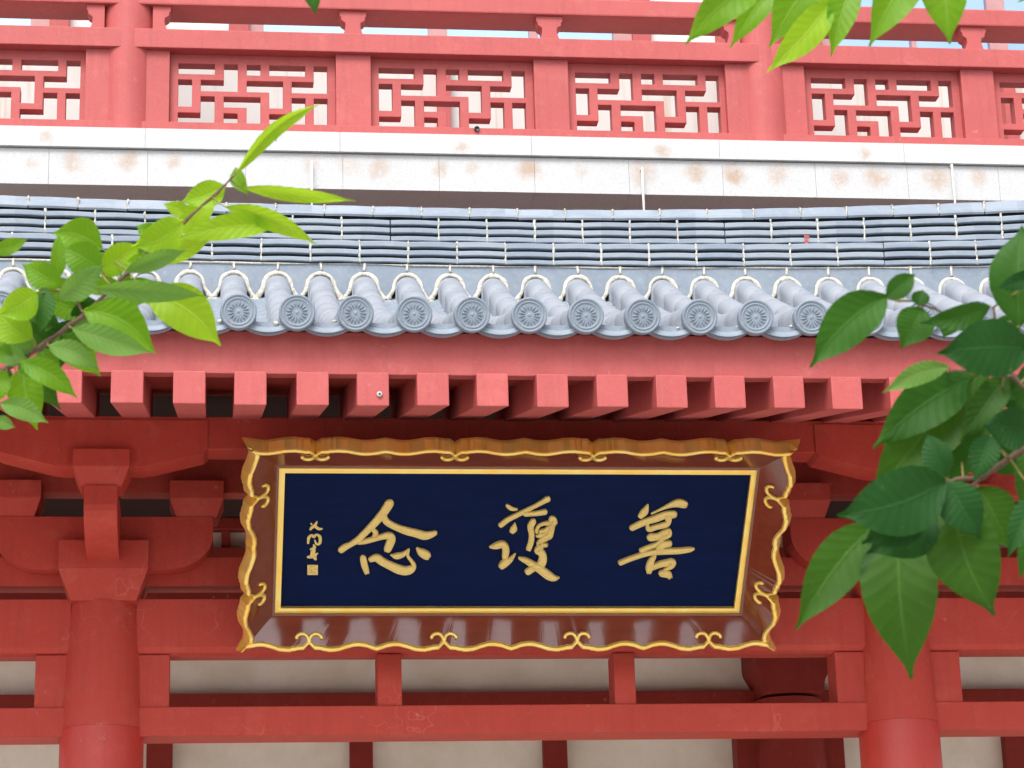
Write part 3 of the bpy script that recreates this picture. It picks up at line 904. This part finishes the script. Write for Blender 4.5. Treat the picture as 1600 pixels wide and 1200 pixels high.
# gold rim
mb = MB(); vs = []; sec = [(-.015, -.010), (-.013, .004), (-.007, .011), (.001, .012), (.008, .007), (.012, -.002), (.036, -.050), (.040, -.068), (.030, -.075), (-.01, -.05)]
m_ = len(sec)
for (u, h, n, ou, oh, ip) in rim_f:
    for (o_, nn) in sec: vs.append(pw(u+ou*o_, h+oh*o_, n+nn))
NN = len(rim_f); fs = []
for i in range(NN):
    j = (i+1) % NN
    for k in range(m_-1): fs.append((i*m_+k, i*m_+k+1, j*m_+k+1, j*m_+k))
mb.add(vs, fs, False)
for p_ in range(len(mb.sm)): mb.sm[p_] = (p_ % (m_-1)) in (1, 2, 3, 4)
# scroll pairs at each joint
for e in range(4):
    A, B, L, d, inn, pts, js = edges_[e]
    for j in js:
        J = (A[0]+d[0]*j, A[1]+d[1]*j)
        for sg in (-1, 1):
            cu = [(.001, .040), (.001, .060), (.004, .080), (.012, .096), (.026, .106), (.044, .106), (.058, .097), (.065, .084), (.062, .073)]
            k_ = 1 if e % 2 == 0 else .92
            tp = []
            for (a, b) in cu:
                b *= (.55, 1, .8, 1)[e]
                uu = J[0]+d[0]*a*sg*k_+inn[0]*b*k_; hh = J[1]+d[1]*a*sg*k_+inn[1]*b*k_
                tp.append(pw(uu, hh, -b*bevel_slope(e)*k_+.007))
            mb.tube(tp, [.009, .010, .0105, .0105, .011, .011, .0105, .010, .007], 8)
rim = pb(mb, 'gold_rim', GOLD)
# brown bevel
mb = MB(); vs = []
for (u, h, n, ou, oh, ip) in rim_f:
    vs += [pw(u-ou*.0*0, h, n-.002), pw(ip[0], ip[1], ND+.004), pw(u+ou*.033, h+oh*.033, -.071)]
fs = []
for i in range(NN):
    j = (i+1) % NN; fs += [(i*3, j*3, j*3+1, i*3+1)]
mb.add(vs, fs, False)
pb(mb, 'bevelled_frame', BROWN)
# brown step and gold fillet around the blue panel
def ring(a_out, a_in, n0, n1, mat, name):
    mb = MB()
    def off(c, k):   # shift the corner outwards
        cx = sum(q[0] for q in IC)/4; cy = sum(q[1] for q in IC)/4
        return (c[0]+(1 if c[0] > cx else -1)*k, c[1]+(1 if c[1] > cy else -1)*k)
    o = [off(c, a_out) for c in IC]; i_ = [off(c, a_in) for c in IC]; mm = [off(c, (a_out+a_in)/2) for c in IC]
    vs = []
    for q, nn in ((o, n0), (o, n1-.002), (mm, n1), (i_, n1-.002), (i_, n0)): vs += [pw(c[0], c[1], nn) for c in q]
    fs = []
    for k in range(4):
        for a in range(4): fs.append((a*4+k, a*4+(k+1) % 4, (a+1)*4+(k+1) % 4, (a+1)*4+k))
    mb.add(vs, fs, False); return pb(mb, name, mat)
ring(.006, -.024, ND-.02, ND+.014, GOLD, 'gold_fillet')
ring(.030, .0065, ND-.01, ND+.022, BROWN, 'inner_step')
mb = MB(); q = [pw(c[0], c[1], ND-.012) for c in IC]; q2 = [v-PN*.02 for v in q]
mb.add(q+q2, [(0, 1, 2, 3), (7, 6, 5, 4), (0, 4, 5, 1), (1, 5, 6, 2), (2, 6, 7, 3), (3, 7, 4, 0)])
pb(mb, 'blue_panel', BLUE)
mb = MB(); q = [pw(c[0]*1.0, c[1], -.10) for c in [lerp2(OC[0], OC[2], .06), lerp2(OC[1], OC[3], .06), lerp2(OC[2], OC[0], .06), lerp2(OC[3], OC[1], .06)]]
q = [v-PN*.115 for v in q]; q2 = [v-PN*.03 for v in q]
mb.add(q+q2, [(0, 1, 2, 3), (7, 6, 5, 4), (0, 4, 5, 1), (1, 5, 6, 2), (2, 6, 7, 3), (3, 7, 4, 0)])
pb(mb, 'back_board', BROWN)
for sx in (-.7, .7):
    mb = MB(); mb.tube([pw(sx, 1.0, -.2), Vector((sx, -.25, 1.16))], .009, 8); pb(mb, 'hanging_rod', BLACK)
# calligraphy: brush strokes (x, y, r) read off the board
CH = {
 'left_character': ((500, 740, 6.668), [
  [(724, 315, 45), (690, 370, 44), (640, 440, 42), (560, 530, 38), (470, 620, 34), (400, 690, 34), (320, 740, 28), (260, 770, 34), (220, 800, 32)],
  [(665, 440, 30), (690, 500, 34), (780, 555, 34), (900, 600, 40), (1000, 625, 42), (1090, 650, 44), (1150, 640, 36), (1195, 622, 26)],
  [(550, 585, 22), (582, 620, 26), (565, 660, 24)],
  [(400, 737, 10), (470, 710, 24), (560, 685, 26), (640, 662, 28), (715, 650, 38), (745, 680, 42), (725, 740, 42), (705, 790, 38)],
  [(450, 885, 32), (462, 950, 34), (488, 1030, 26)],
  [(530, 895, 26), (590, 880, 40), (650, 920, 40), (730, 960, 42), (820, 1000, 48), (890, 1015, 46), (945, 1000, 42), (978, 960, 24), (950, 910, 17), (915, 860, 15), (925, 800, 12)],
  [(740, 855, 8), (800, 860, 32), (870, 840, 24), (925, 797, 12)],
  [(1018, 790, 18), (1055, 820, 40), (1108, 853, 46)]]),
 'middle_character': ((740, 750, 7.056), [
  [(375, 290, 20), (420, 320, 22), (475, 330, 14)],
  [(300, 502, 27), (380, 440, 27), (480, 390, 25), (580, 340, 24), (680, 290, 22), (770, 240, 26), (815, 215, 33)],
  [(570, 378, 26), (640, 376, 24), (720, 367, 28), (785, 355, 30)],
  [(457, 485, 8), (445, 540, 36), (425, 568, 28)],
  [(655, 465, 34), (628, 520, 34), (640, 600, 30), (635, 680, 30), (608, 762, 28)],
  [(870, 440, 42), (885, 478, 34), (800, 480, 20), (725, 505, 18), (695, 560, 18), (700, 585, 16)],
  [(860, 500, 22), (800, 560, 30), (740, 570, 22)],
  [(870, 500, 28), (852, 560, 34), (822, 620, 44), (760, 605, 30), (700, 622, 16)],
  [(790, 640, 38), (750, 665, 28), (718, 712, 24), (800, 718, 22)],
  [(740, 735, 34), (698, 780, 30), (745, 800, 40), (765, 860, 42), (742, 930, 46), (690, 955, 34), (600, 1010, 36)],
  [(508, 865, 16), (580, 890, 30), (660, 940, 38), (740, 990, 43), (820, 1050, 46), (880, 1080, 34), (942, 1082, 10)],
  [(186, 742, 14), (260, 722, 36), (325, 708, 36), (355, 770, 38), (345, 850, 32)],
  [(460, 820, 8), (400, 880, 28), (340, 920, 42), (310, 948, 34)]]),
 'right_character': ((940, 760, 7.5), [
  [(542, 225, 12), (505, 300, 42), (460, 350, 32)],
  [(362, 488, 35), (440, 450, 38), (540, 410, 38), (640, 380, 42), (750, 340, 42), (842, 332, 44)],
  [(590, 325, 10), (700, 272, 15), (800, 225, 28), (900, 200, 48), (968, 215, 44)],
  [(785, 370, 40), (780, 430, 30), (740, 455, 34), (640, 480, 30), (555, 502, 32), (540, 450, 16)],
  [(580, 600, 46), (660, 590, 40), (740, 550, 40), (792, 515, 20), (800, 570, 22), (720, 600, 34)],
  [(700, 640, 30), (650, 680, 26), (560, 712, 26), (470, 752, 30)],
  [(790, 672, 38), (710, 690, 40), (680, 740, 46)],
  [(222, 895, 29), (320, 855, 28), (420, 820, 28), (540, 785, 28), (680, 765, 34), (800, 760, 36), (920, 755, 34), (1030, 740, 28), (1080, 738, 14)],
  [(620, 820, 22), (580, 880, 36), (560, 960, 42), (555, 1005, 28)],
  [(600, 950, 28), (680, 915, 36), (760, 898, 38), (828, 890, 42), (815, 930, 34), (750, 975, 18), (705, 1010, 26)],
  [(708, 1020, 38), (775, 1030, 42), (800, 1058, 30)]]),
 'signature': ((460, 800, 10.92), [
  [(290, 215, 16)]*1+[(293, 222, 16)], [(384, 180, 12), (350, 240, 26), (295, 280, 24), (275, 312, 18)], [(360, 262, 24), (415, 300, 24), (470, 300, 15)],
  [(235, 545, 18), (248, 450, 25), (300, 408, 20), (335, 440, 22), (372, 398, 18), (432, 430, 25), (442, 500, 26), (425, 552, 24), (378, 560, 18), (350, 500, 14)],
  [(330, 578, 14), (340, 622, 28), (272, 650, 12)], [(322, 665, 40), (300, 760, 38), (235, 782, 22)], [(392, 722, 14), (340, 760, 38), (362, 820, 22)]])}
def stroke(mb, pts, n0, hgt):
    P = []
    for i in range(len(pts)-1):      # Catmull-Rom
        p0 = pts[max(i-1, 0)]; p1 = pts[i]; p2 = pts[i+1]; p3 = pts[min(i+2, len(pts)-1)]
        for k in range(5):
            t = k/5; P.append(tuple(.5*((2*b)+(-a+c)*t+(2*a-5*b+4*c-d)*t*t+(-a+3*b-3*c+d)*t**3) for a, b, c, d in zip(p0, p1, p2, p3)))
    P.append(pts[-1])
    # round ends
    def cap(a, b):
        d = Vector((a[0]-b[0], a[1]-b[1])); d = d.normalized() if d.length > 0 else Vector((1, 0)); r = a[2]; o = []
        for an in (30, 60, 84): o.append((a[0]+d.x*r*math.sin(R(an)), a[1]+d.y*r*math.sin(R(an)), r*math.cos(R(an))))
        return o
    P = list(reversed(cap(P[0], P[1])))+P+cap(P[-1], P[-2])
    prof = [(-1, 0), (-.97, .75), (-.84, 1.0), (-.64, .72), (-.3, .66), (0, .72), (.3, .66), (.64, .72), (.84, 1.0), (.97, .75), (1, 0)]
    m = len(prof); vs = []
    for i, p in enumerate(P):
        a = P[max(i-1, 0)]; b = P[min(i+1, len(P)-1)]
        d = Vector((b[0]-a[0], b[1]-a[1])); L = d.length
        d = d/L if L > 1e-9 else Vector((1, 0))
        s = Vector((-d.y, d.x)); r = max(p[2], .0002)
        hh = hgt*min(1, r/.012)*(.55 if i in (0, len(P)-1) else 1)
        for (q, z) in prof: vs.append(pw(p[0]+s.x*q*r, p[1]+s.y*q*r, n0+z*hh))
    fs = [(i*m+k, i*m+k+1, (i+1)*m+k+1, (i+1)*m+k) for i in range(len(P)-1) for k in range(m-1)]
    mb.add(vs, fs, True)
NP = ND-.011
for nm, ((ox, oy, s), strokes) in CH.items():
    mb = MB()
    for si, stv in enumerate(strokes):
        pts = []
        for (x, y, r) in stv:
            u, h = pl(ox+x/s, oy+y/s, NP+.01); u2, h2 = pl(ox+(x+r)/s, oy+y/s, NP+.01)
            pts.append((u, h, abs(u2-u)*1.06))
        stroke(mb, pts, NP-.001*si*0, .015+.0007*si if nm != 'signature' else .008)
    if nm == 'signature':
        c = [pl(ox+x/s, oy+y/s, NP+.01) for x, y in ((222, 1078), (400, 1078), (400, 912), (222, 912))]
        q = [pw(a, b, NP+.008) for a, b in c]; q2 = [pw(a, b, NP) for a, b in c]
        mb.add(q+q2, [(0, 1, 2, 3), (0, 4, 5, 1), (1, 5, 6, 2), (2, 6, 7, 3), (3, 7, 4, 0)])
        for (x0, y0, x1, y1) in ((250, 940, 370, 935), (250, 980, 375, 985), (300, 930, 290, 1050), (345, 990, 350, 1055), (245, 1045, 375, 1050)):
            a = pl(ox+x0/s, oy+y0/s, NP+.01); b = pl(ox+x1/s, oy+y1/s, NP+.01)
            mb.tube([pw(a[0], a[1], NP+.009), pw(b[0], b[1], NP+.009)], .0016, 5)
    o = pb(mb, 'calligraphy' if nm != 'signature' else 'signature', GOLDT)
    if nm != 'signature': o['label'] = 'gold brush-written %s of the board' % nm.replace('_', ' ')

# ================================================================ CHERRY BRANCHES
PROF = [(0, .02), (.04, .17), (.1, .42), (.2, .74), (.32, .95), (.44, 1), (.56, .96), (.68, .80), (.78, .57), (.86, .30), (.91, .13), (.95, .05), (.98, .03), (1, .0)]
def prof_w(t):
    for a, b in zip(PROF, PROF[1:]):
        if a[0] <= t <= b[0]:
            k = (t-a[0])/(b[0]-a[0]); return a[1]+(b[1]-a[1])*k
    return 0
def leaf(root, rx, base, tip, w, Y, mat, bend=0, fold=.25, arch=.08, roll=0, dY=0, anchor=None, seed=0):
    rg = random.Random(seed)
    B = at(base[0], base[1], Y); T = at(tip[0], tip[1], Y+dY)
    a = T-B; L = a.length; ad = a.normalized(); v = ((B+T)/2-CAM).normalized()
    s = ad.cross(v).normalized(); n = s.cross(ad).normalized()
    if n.dot(v) > 0: n = -n
    s = s*math.cos(roll)+n*math.sin(roll); n = s.cross(ad).normalized()
    if n.dot(v) > 0: n = -n
    hw = w/FPX*Y/2/max(.25, math.cos(roll))
    nt_, nu = 56, 5
    vs = []; uv = []
    for i in range(nt_+1):
        t = i/nt_; pwid = prof_w(t)
        c = B+a*t+n*(arch*L*math.sin(PI*t))+s*(bend*L*math.sin(PI*t))
        tw = rg.uniform(-.02, .02)
        for j in range(-nu, nu+1):
            u = j/nu; q = pwid*hw*u
            if abs(j) == nu and 0 < i < nt_: q += math.copysign(hw*.045*(1 if i % 2 else -.6), u)
            # side veins sag and the blade lifts between them
            z = fold*abs(q)+.0005*math.sin(2*PI*10.5*(t-.17*abs(u)**.8))*abs(u)*min(1, pwid*1.5) - abs(u)**2*hw*.12*math.sin(t*7+seed)
            vs.append(c+s*q+n*z-ad*(abs(q)*.10)); uv.append((t, u))
    W = 2*nu+1; fs = []
    for i in range(nt_):
        for j in range(W-1): fs.append((i*W+j, i*W+j+1, (i+1)*W+j+1, (i+1)*W+j))
    me = bpy.data.meshes.new('leaf'); O = Vector(root.location)
    me.from_pydata([x-O for x in vs], [], fs)
    ul = me.uv_layers.new(name='UVMap')
    for lp in me.loops: ul.data[lp.index].uv = uv[lp.vertex_index]
    me.polygons.foreach_set('use_smooth', [True]*len(fs)); me.materials.append(LEAF[mat])
    o = bpy.data.objects.new('leaf', me); col.objects.link(o); o.parent = root
    # petiole
    if anchor is not None:
        A = anchor; mid = (A+B)/2+Vector((0, 0, -.002))
        mb = MB(); mb.tube([A, mid, B, B+a*.05], [.0011, .0009, .0008, .0005], 6)
        mb.v = [tuple(Vector(x)-O) for x in mb.v]; p = mb.build('leaf_stalk', PETIOLE, root)
    return o
def branch(label, stems, leaves, Y, group):
    P0 = at(stems[0][0][0], stems[0][0][1], Y)
    root = empty('cherry_branch', P0); tag(root, label, 'branch', group)
    nodes = []
    mb = MB()
    for stv in stems:
        pts = []; rad = []
        for i in range(len(stv)-1):
            a, b = stv[i], stv[i+1]
            for k in range(6):
                t = k/6; x = a[0]+(b[0]-a[0])*t; y = a[1]+(b[1]-a[1])*t; r = a[2]+(b[2]-a[2])*t
                yy = Y+(a[3] if len(a) > 3 else 0)+(((b[3] if len(b) > 3 else 0)-(a[3] if len(a) > 3 else 0))*t)
                p = at(x, y, yy)+Vector((random.uniform(-1, 1), 0, random.uniform(-1, 1)))*.0008
                pts.append(p); rad.append(r/FPX*Y*(1.15 if k == 0 else .8+.12*math.sin(k*2.1))); nodes.append((x, y, p))
        b = stv[-1]; p = at(b[0], b[1], Y+(b[3] if len(b) > 3 else 0)); pts.append(p); rad.append(b[2]*.7/FPX*Y); nodes.append((b[0], b[1], p))
        mb.tube(pts, rad, 9)
    O = P0
    mb.v = [tuple(Vector(x)-O) for x in mb.v]; mb.build('twig', BARK, root)
    for k, lf in enumerate(leaves):
        kw = dict(lf[4]) if len(lf) > 4 else {}
        dy0 = kw.pop('y', random.uniform(-.05, .05))
        bs = lf[0]; nd = min(nodes, key=lambda q: (q[0]-bs[0])**2+(q[1]-bs[1])**2)
        anc = nd[2] if (nd[0]-bs[0])**2+(nd[1]-bs[1])**2 < 90**2 and kw.pop('st', True) else None
        kw.pop('st', None)
        leaf(root, None, bs, lf[1], lf[2], Y+dy0, lf[3], anchor=anc, seed=k*7+int(Y*10), **kw)
    return root
exec_leaves = True
LEFT = [
 ((368, 272), (499, 162), 24, 'y', dict(bend=.12, roll=.4, fold=.5)),
 ((425, 205), (432, 222), 12, 'y', dict(st=False)),
 ((368, 262), (388, 305), 26, 'g', dict(bend=-.1)),
 ((352, 290), (282, 315), 44, 'y', dict(bend=.1, roll=.3)),
 ((378, 294), (556, 315), 24, 'y', dict(bend=.06, roll=.6, fold=.1)),
 ((352, 323), (496, 383), 34, 'y', dict(bend=.10, roll=.4)),
 ((432, 352), (274, 374), 42, 'y', dict(bend=-.03, roll=.2)),
 ((332, 308), (272, 372), 40, 'y', dict(y=.04)),
 ((285, 345), (205, 385), 58, 'y', dict(bend=.12)),
 ((215, 400), (275, 360), 40, 'b', dict(y=.03)),
 ((160, 388), (82, 364), 62, 'g', dict(bend=-.1)),
 ((158, 420), (98, 385), 56, 'g', dict(y=-.03)),
 ((158, 428), (228, 385), 46, 'y', dict(bend=.08)),
 ((196, 424), (293, 391), 30, 'b', dict(bend=.05, roll=.3)),
 ((92, 468), (163, 413), 44, 'b', dict(roll=.2, y=-.04)),
 ((150, 452), (322, 462), 36, 'b', dict(bend=.04, roll=.3, y=-.05)),
 ((232, 458), (346, 541), 74, 'y', dict(bend=.10, fold=.3, y=-.02)),
 ((175, 470), (250, 440), 45, 'g', dict(y=.05)),
 ((132, 484), (244, 553), 66, 'g', dict(bend=.12, fold=.3, y=-.04)),
 ((112, 512), (240, 551), 44, 'b', dict(bend=-.02, y=-.07)),
 ((80, 530), (157, 588), 52, 'g', dict(bend=.1)),
 ((75, 540), (156, 578), 36, 'b', dict(bend=.08, y=-.05)),
 ((30, 565), (121, 622), 40, 'g', dict(bend=.08)),
 ((36, 572), (58, 672), 56, 'g', dict(bend=-.05, fold=.35)),
 ((30, 585), (78, 560), 30, 'g'),
 ((0, 630), (76, 661), 34, 'b', dict(bend=.06)),
 ((-8, 655), (24, 668), 22, 'b', dict(st=False)),
 ((58, 456), (-5, 492), 52, 'y', dict(bend=.08)),
 ((68, 448), (62, 522), 34, 'd', dict(bend=.05)),
 ((-12, 395), (44, 374), 26, 'g', dict(st=False)),
 ((95, 448), (34, 412), 46, 'g'),
 ((82, 445), (92, 362), 26, 'g', dict(roll=.4)),
 ((50, 530), (-8, 478), 56, 'y', dict(bend=.1)),
 ((60, 545), (-4, 520), 40, 'b'),
 ((95, 520), (30, 485), 44, 'd', dict(y=.05)),
 ((125, 480), (80, 430), 36, 'g', dict(y=.05)),
 ((60, 548), (130, 505), 38, 'd', dict(y=.05)),
 ((110, 505), (155, 470), 34, 'd', dict(y=.04)),
 ((15, 575), (-10, 610), 30, 'd', dict(y=.02)),
 ((230, 405), (330, 375), 40, 'y', dict(y=.06)),
 ((200, 440), (275, 480), 36, 'y', dict(y=.05)),
 ((20, 560), (-20, 540), 34, 'g'),
 ((170, 478), (112, 520), 34, 'b', dict(y=.03)),
 ((150, 470), (100, 500), 40, 'd', dict(y=.06)),
 ((185, 440), (128, 455), 30, 'g', dict(y=.05)),
 ((60, 545), (95, 590), 34, 'g', dict(y=.03)),
 ((40, 560), (-12, 548), 34, 'b', dict(y=-.03)),
 ((75, 535), (20, 505), 36, 'm', dict(y=.03)),
 ((232, 400), (190, 425), 26, 'y', dict(y=.03)),
 ((200, 425), (182, 478), 24, 'g', dict(y=.04)),
 ((140, 485), (62, 468), 46, 'g', dict(y=.04)),
 ((118, 500), (52, 575), 40, 'm', dict(y=.05)),
 ((90, 520), (20, 470), 44, 'g', dict(y=.06)),
 ((100, 515), (140, 560), 46, 'm', dict(y=.04)),
 ((155, 470), (228, 520), 50, 'g', dict(y=.06)),
 ((30, 560), (95, 640), 44, 'm', dict(y=.06)),
 ((255, 375), (212, 352), 34, 'g', dict(y=.05)),
 ((120, 500), (60, 440), 42, 'm', dict(y=.08)),
 ((10, 580), (-30, 640), 40, 'g'),
 ((300, 335), (255, 318), 26, 'y', dict(y=.05)),
 ((190, 430), (140, 395), 36, 'g', dict(y=.06)),
 ((95, 522), (82, 590), 36, 'd', dict(y=.05)),
]
branch('sunlit cherry twig of young yellow-green leaves reaching in from the left edge', [
    [(-260, 760, 9), (-90, 650, 7), (0, 583, 6), (62, 543, 5.5), (132, 492, 4.8), (200, 425, 4), (245, 382, 3.6), (290, 345, 3), (340, 300, 2.6), (378, 262, 1.8)],
    [(62, 543, 4), (30, 552, 3), (0, 560, 2.5)], [(132, 492, 3), (120, 470, 2.4), (98, 455, 2)]], LEFT, 3.0, 'cherry branches in front of the temple')
RIGHT = [
 ((1384, 462), (1264, 576), 78, 'd', dict(bend=-.06, fold=.3)),
 ((1440, 482), (1407, 546), 64, 'd', dict(bend=.03)),
 ((1384, 466), (1430, 428), 38, 'd'),
 ((1435, 478), (1442, 452), 30, 'd'),
 ((1548, 478), (1438, 504), 42, 'd', dict(bend=.06)),
 ((1490, 490), (1474, 528), 40, 'd', dict(y=.04)),
 ((1592, 510), (1597, 352), 96, 'd', dict(bend=.02)),
 ((1620, 430), (1556, 452), 30, 'k', dict(y=-.05)),
 ((1590, 500), (1540, 540), 44, 'd', dict(y=.05)),
 ((1610, 545), (1462, 552), 96, 'k', dict(bend=-.03, y=-.08, fold=.1)),
 ((1482, 572), (1378, 614), 36, 'b', dict(bend=-.05)),
 ((1478, 580), (1462, 618), 40, 'd', dict(y=.03)),
 ((1545, 575), (1352, 800), 108, 'm', dict(bend=-.03, y=.05)),
 ((1520, 590), (1365, 700), 84, 'd', dict(bend=-.05, y=.03)),
 ((1575, 585), (1500, 690), 52, 'm', dict(y=.02)),
 ((1556, 640), (1480, 760), 66, 'd', dict(y=.05)),
 ((1478, 746), (1448, 676), 50, 'k', dict(y=-.05)),
 ((1478, 752), (1306, 806), 108, 'k', dict(bend=.06, y=-.08, fold=.15)),
 ((1445, 800), (1345, 850), 70, 'k', dict(y=-.06)),
 ((1372, 815), (1242, 986), 82, 'm', dict(bend=-.04)),
 ((1405, 800), (1424, 1062), 122, 'm', dict(bend=-.03, fold=.2)),
 ((1478, 752), (1532, 842), 72, 'k', dict(y=-.07)),
 ((1488, 780), (1554, 962), 116, 'm', dict(bend=-.06, fold=.2)),
 ((1612, 672), (1536, 664), 72, 'k', dict(y=-.03)),
 ((1548, 680), (1522, 752), 50, 'k', dict(y=-.03)),
 ((1560, 700), (1600, 740), 60, 'd', dict(y=.06)),
 ((1530, 760), (1580, 860), 80, 'm', dict(y=.06)),
 ((1600, 640), (1560, 700), 50, 'd', dict(y=.05)),
 ((1618, 770), (1574, 872), 44, 'k'),
 ((1625, 820), (1592, 905), 40, 'd'),
 ((1605, 600), (1560, 620), 40, 'd'),
 ((1625, 560), (1590, 660), 50, 'd'),
 ((1612, 690), (1596, 800), 40, 'm', dict(y=.03)),
 ((1500, 690), (1420, 800), 84, 'm', dict(y=.09)),
 ((1560, 590), (1600, 640), 60, 'k', dict(y=.06)),
 ((1455, 790), (1352, 866), 92, 'k', dict(y=-.04, bend=.08)),
 ((1575, 720), (1500, 700), 50, 'm', dict(y=.07)),
]
branch('large dark green cherry twig with broad drooping leaves at the right edge', [
    [(1880, 560, 11), (1720, 640, 9), (1600, 700, 7.5), (1535, 745, 6), (1476, 752, 4), (1455, 790, 3)],
    [(1720, 640, 7), (1640, 640, 5.5), (1585, 590, 5), (1560, 545, 4), (1552, 480, 3)],
    [(1560, 545, 3), (1500, 505, 3), (1460, 482, 2.6), (1425, 470, 2)],
    [(1455, 790, 3), (1420, 810, 2.4), (1380, 815, 2)], [(1535, 745, 4), (1500, 775, 3), (1480, 790, 2)],
    [(1585, 590, 4), (1540, 580, 3), (1485, 578, 2)]], RIGHT, 2.3, 'cherry branches in front of the temple')
TOP = [
 ((1195, -28), (1071, 70), 66, 'g', dict(bend=-.08, fold=.35)),
 ((1225, -40), (1140, 76), 50, 'g', dict(bend=-.03, fold=.4)),
 ((1300, -55), (1201, 75), 82, 'g', dict(bend=-.05, fold=.25)),
 ((1300, 0), (1197, 114), 56, 'y', dict(bend=.03, fold=.3)),
 ((1335, -35), (1298, 90), 54, 'g', dict(bend=-.02, fold=.4)),
 ((1330, -30), (1275, 40), 40, 'd', dict(y=.04)),
 ((1445, -60), (1358, 73), 76, 'g', dict(bend=-.05)),
 ((1470, -70), (1484, 68), 84, 'g', dict(bend=.0, fold=.3)),
 ((1640, -30), (1590, 4), 24, 'g'),
]
branch('bright green cherry leaves hanging down over the balustrade from the top edge', [
    [(1760, -260, 8), (1600, -160, 6), (1450, -90, 5), (1330, -60, 4), (1230, -50, 3), (1190, -40, 2)]], TOP, 2.7, 'cherry branches in front of the temple')
branch('single small leaf tip poking in at the top edge above the left lattice panel', [
    [(560, -160, 4), (510, -80, 3), (482, -40, 2)]], [((482, -38), (494, 23), 32, 'd')], 2.7, 'cherry branches in front of the temple')

# ================================================================ unseen trees, added to reflect in the board's lacquer and darken the under-eave
def leafy():
    n = NT('crown_leaves'); c = n.coord()
    n.color(n.mix(n.noise(c, 1.1, 3), (.035, .09, .015), (.09, .19, .03))); n.rough(.55)
    return n.m
CROWN = leafy()
def tree_parts(seed):
    rg = random.Random(seed); tr = MB(); H = rg.uniform(2.6, 3.2)
    tr.tube([(0, 0, 0), (.05, .02, H*.5), (.0, .1, H), (.2, .1, H+2)], [.24, .18, .15, .06], 12)
    ends = []
    for k in range(9):
        a = k*2.4+rg.uniform(-.4, .4); L = rg.uniform(1.8, 3.4); z = H+rg.uniform(-.6, 1.2)
        e = Vector((math.cos(a)*L, math.sin(a)*L, z+rg.uniform(1.2, 3.4))); m_ = Vector((math.cos(a)*L*.5, math.sin(a)*L*.5, z+.8))
        tr.tube([(0, .05, z-.3), m_, e], [.09, .06, .02], 8); ends += [e, m_+Vector((0, 0, .9)), (e+m_)/2+Vector((rg.uniform(-.6, .6), rg.uniform(-.6, .6), .8))]
    cr = MB()
    for e in ends:
        cl = rg.uniform(.6, 1.15)
        for k in range(170):
            d = Vector((rg.gauss(0, .42), rg.gauss(0, .42), rg.gauss(0, .34)))*cl; c = e+d
            a = Vector((rg.gauss(0, 1), rg.gauss(0, 1), rg.gauss(0, .6))).normalized(); b = a.orthogonal().normalized(); b = (b*math.cos(k)+a.cross(b)*math.sin(k))
            l, w_ = rg.uniform(.12, .2), rg.uniform(.05, .08)
            cr.add([c-a*l, c+b*w_, c+a*l, c-b*w_], [(0, 1, 2, 3)])
    return tr, cr
protoT = []
for sd_ in (1, 2):
    tr, cr = tree_parts(sd_); T = empty('added_cherry_tree'); tr.build('trunk', BARK, T); cr.build('crown', CROWN, T); protoT.append(T)
where = [(-9.5, -7.5, 'leftmost'), (-4.0, -10.5, 'second from left'), (2.2, -8.5, 'middle'), (7.8, -11, 'fourth from left'), (13.0, -8, 'rightmost'), (-15, -12, 'far left outer'), (18.5, -13, 'far right outer')]
for k, (x, y, wd) in enumerate(where):
    T = protoT[k] if k < 2 else dup(protoT[k % 2], (0, 0, 0), None)
    T.location = (x, y, 0); T.rotation_euler = (0, 0, k*1.3); T.scale = (1.1, 1.1, .90+.07*(k % 3))
    tag(T, 'leafy green cherry tree added unseen behind the viewer, %s of the row' % wd, 'tree', 'added cherry trees behind the viewer')
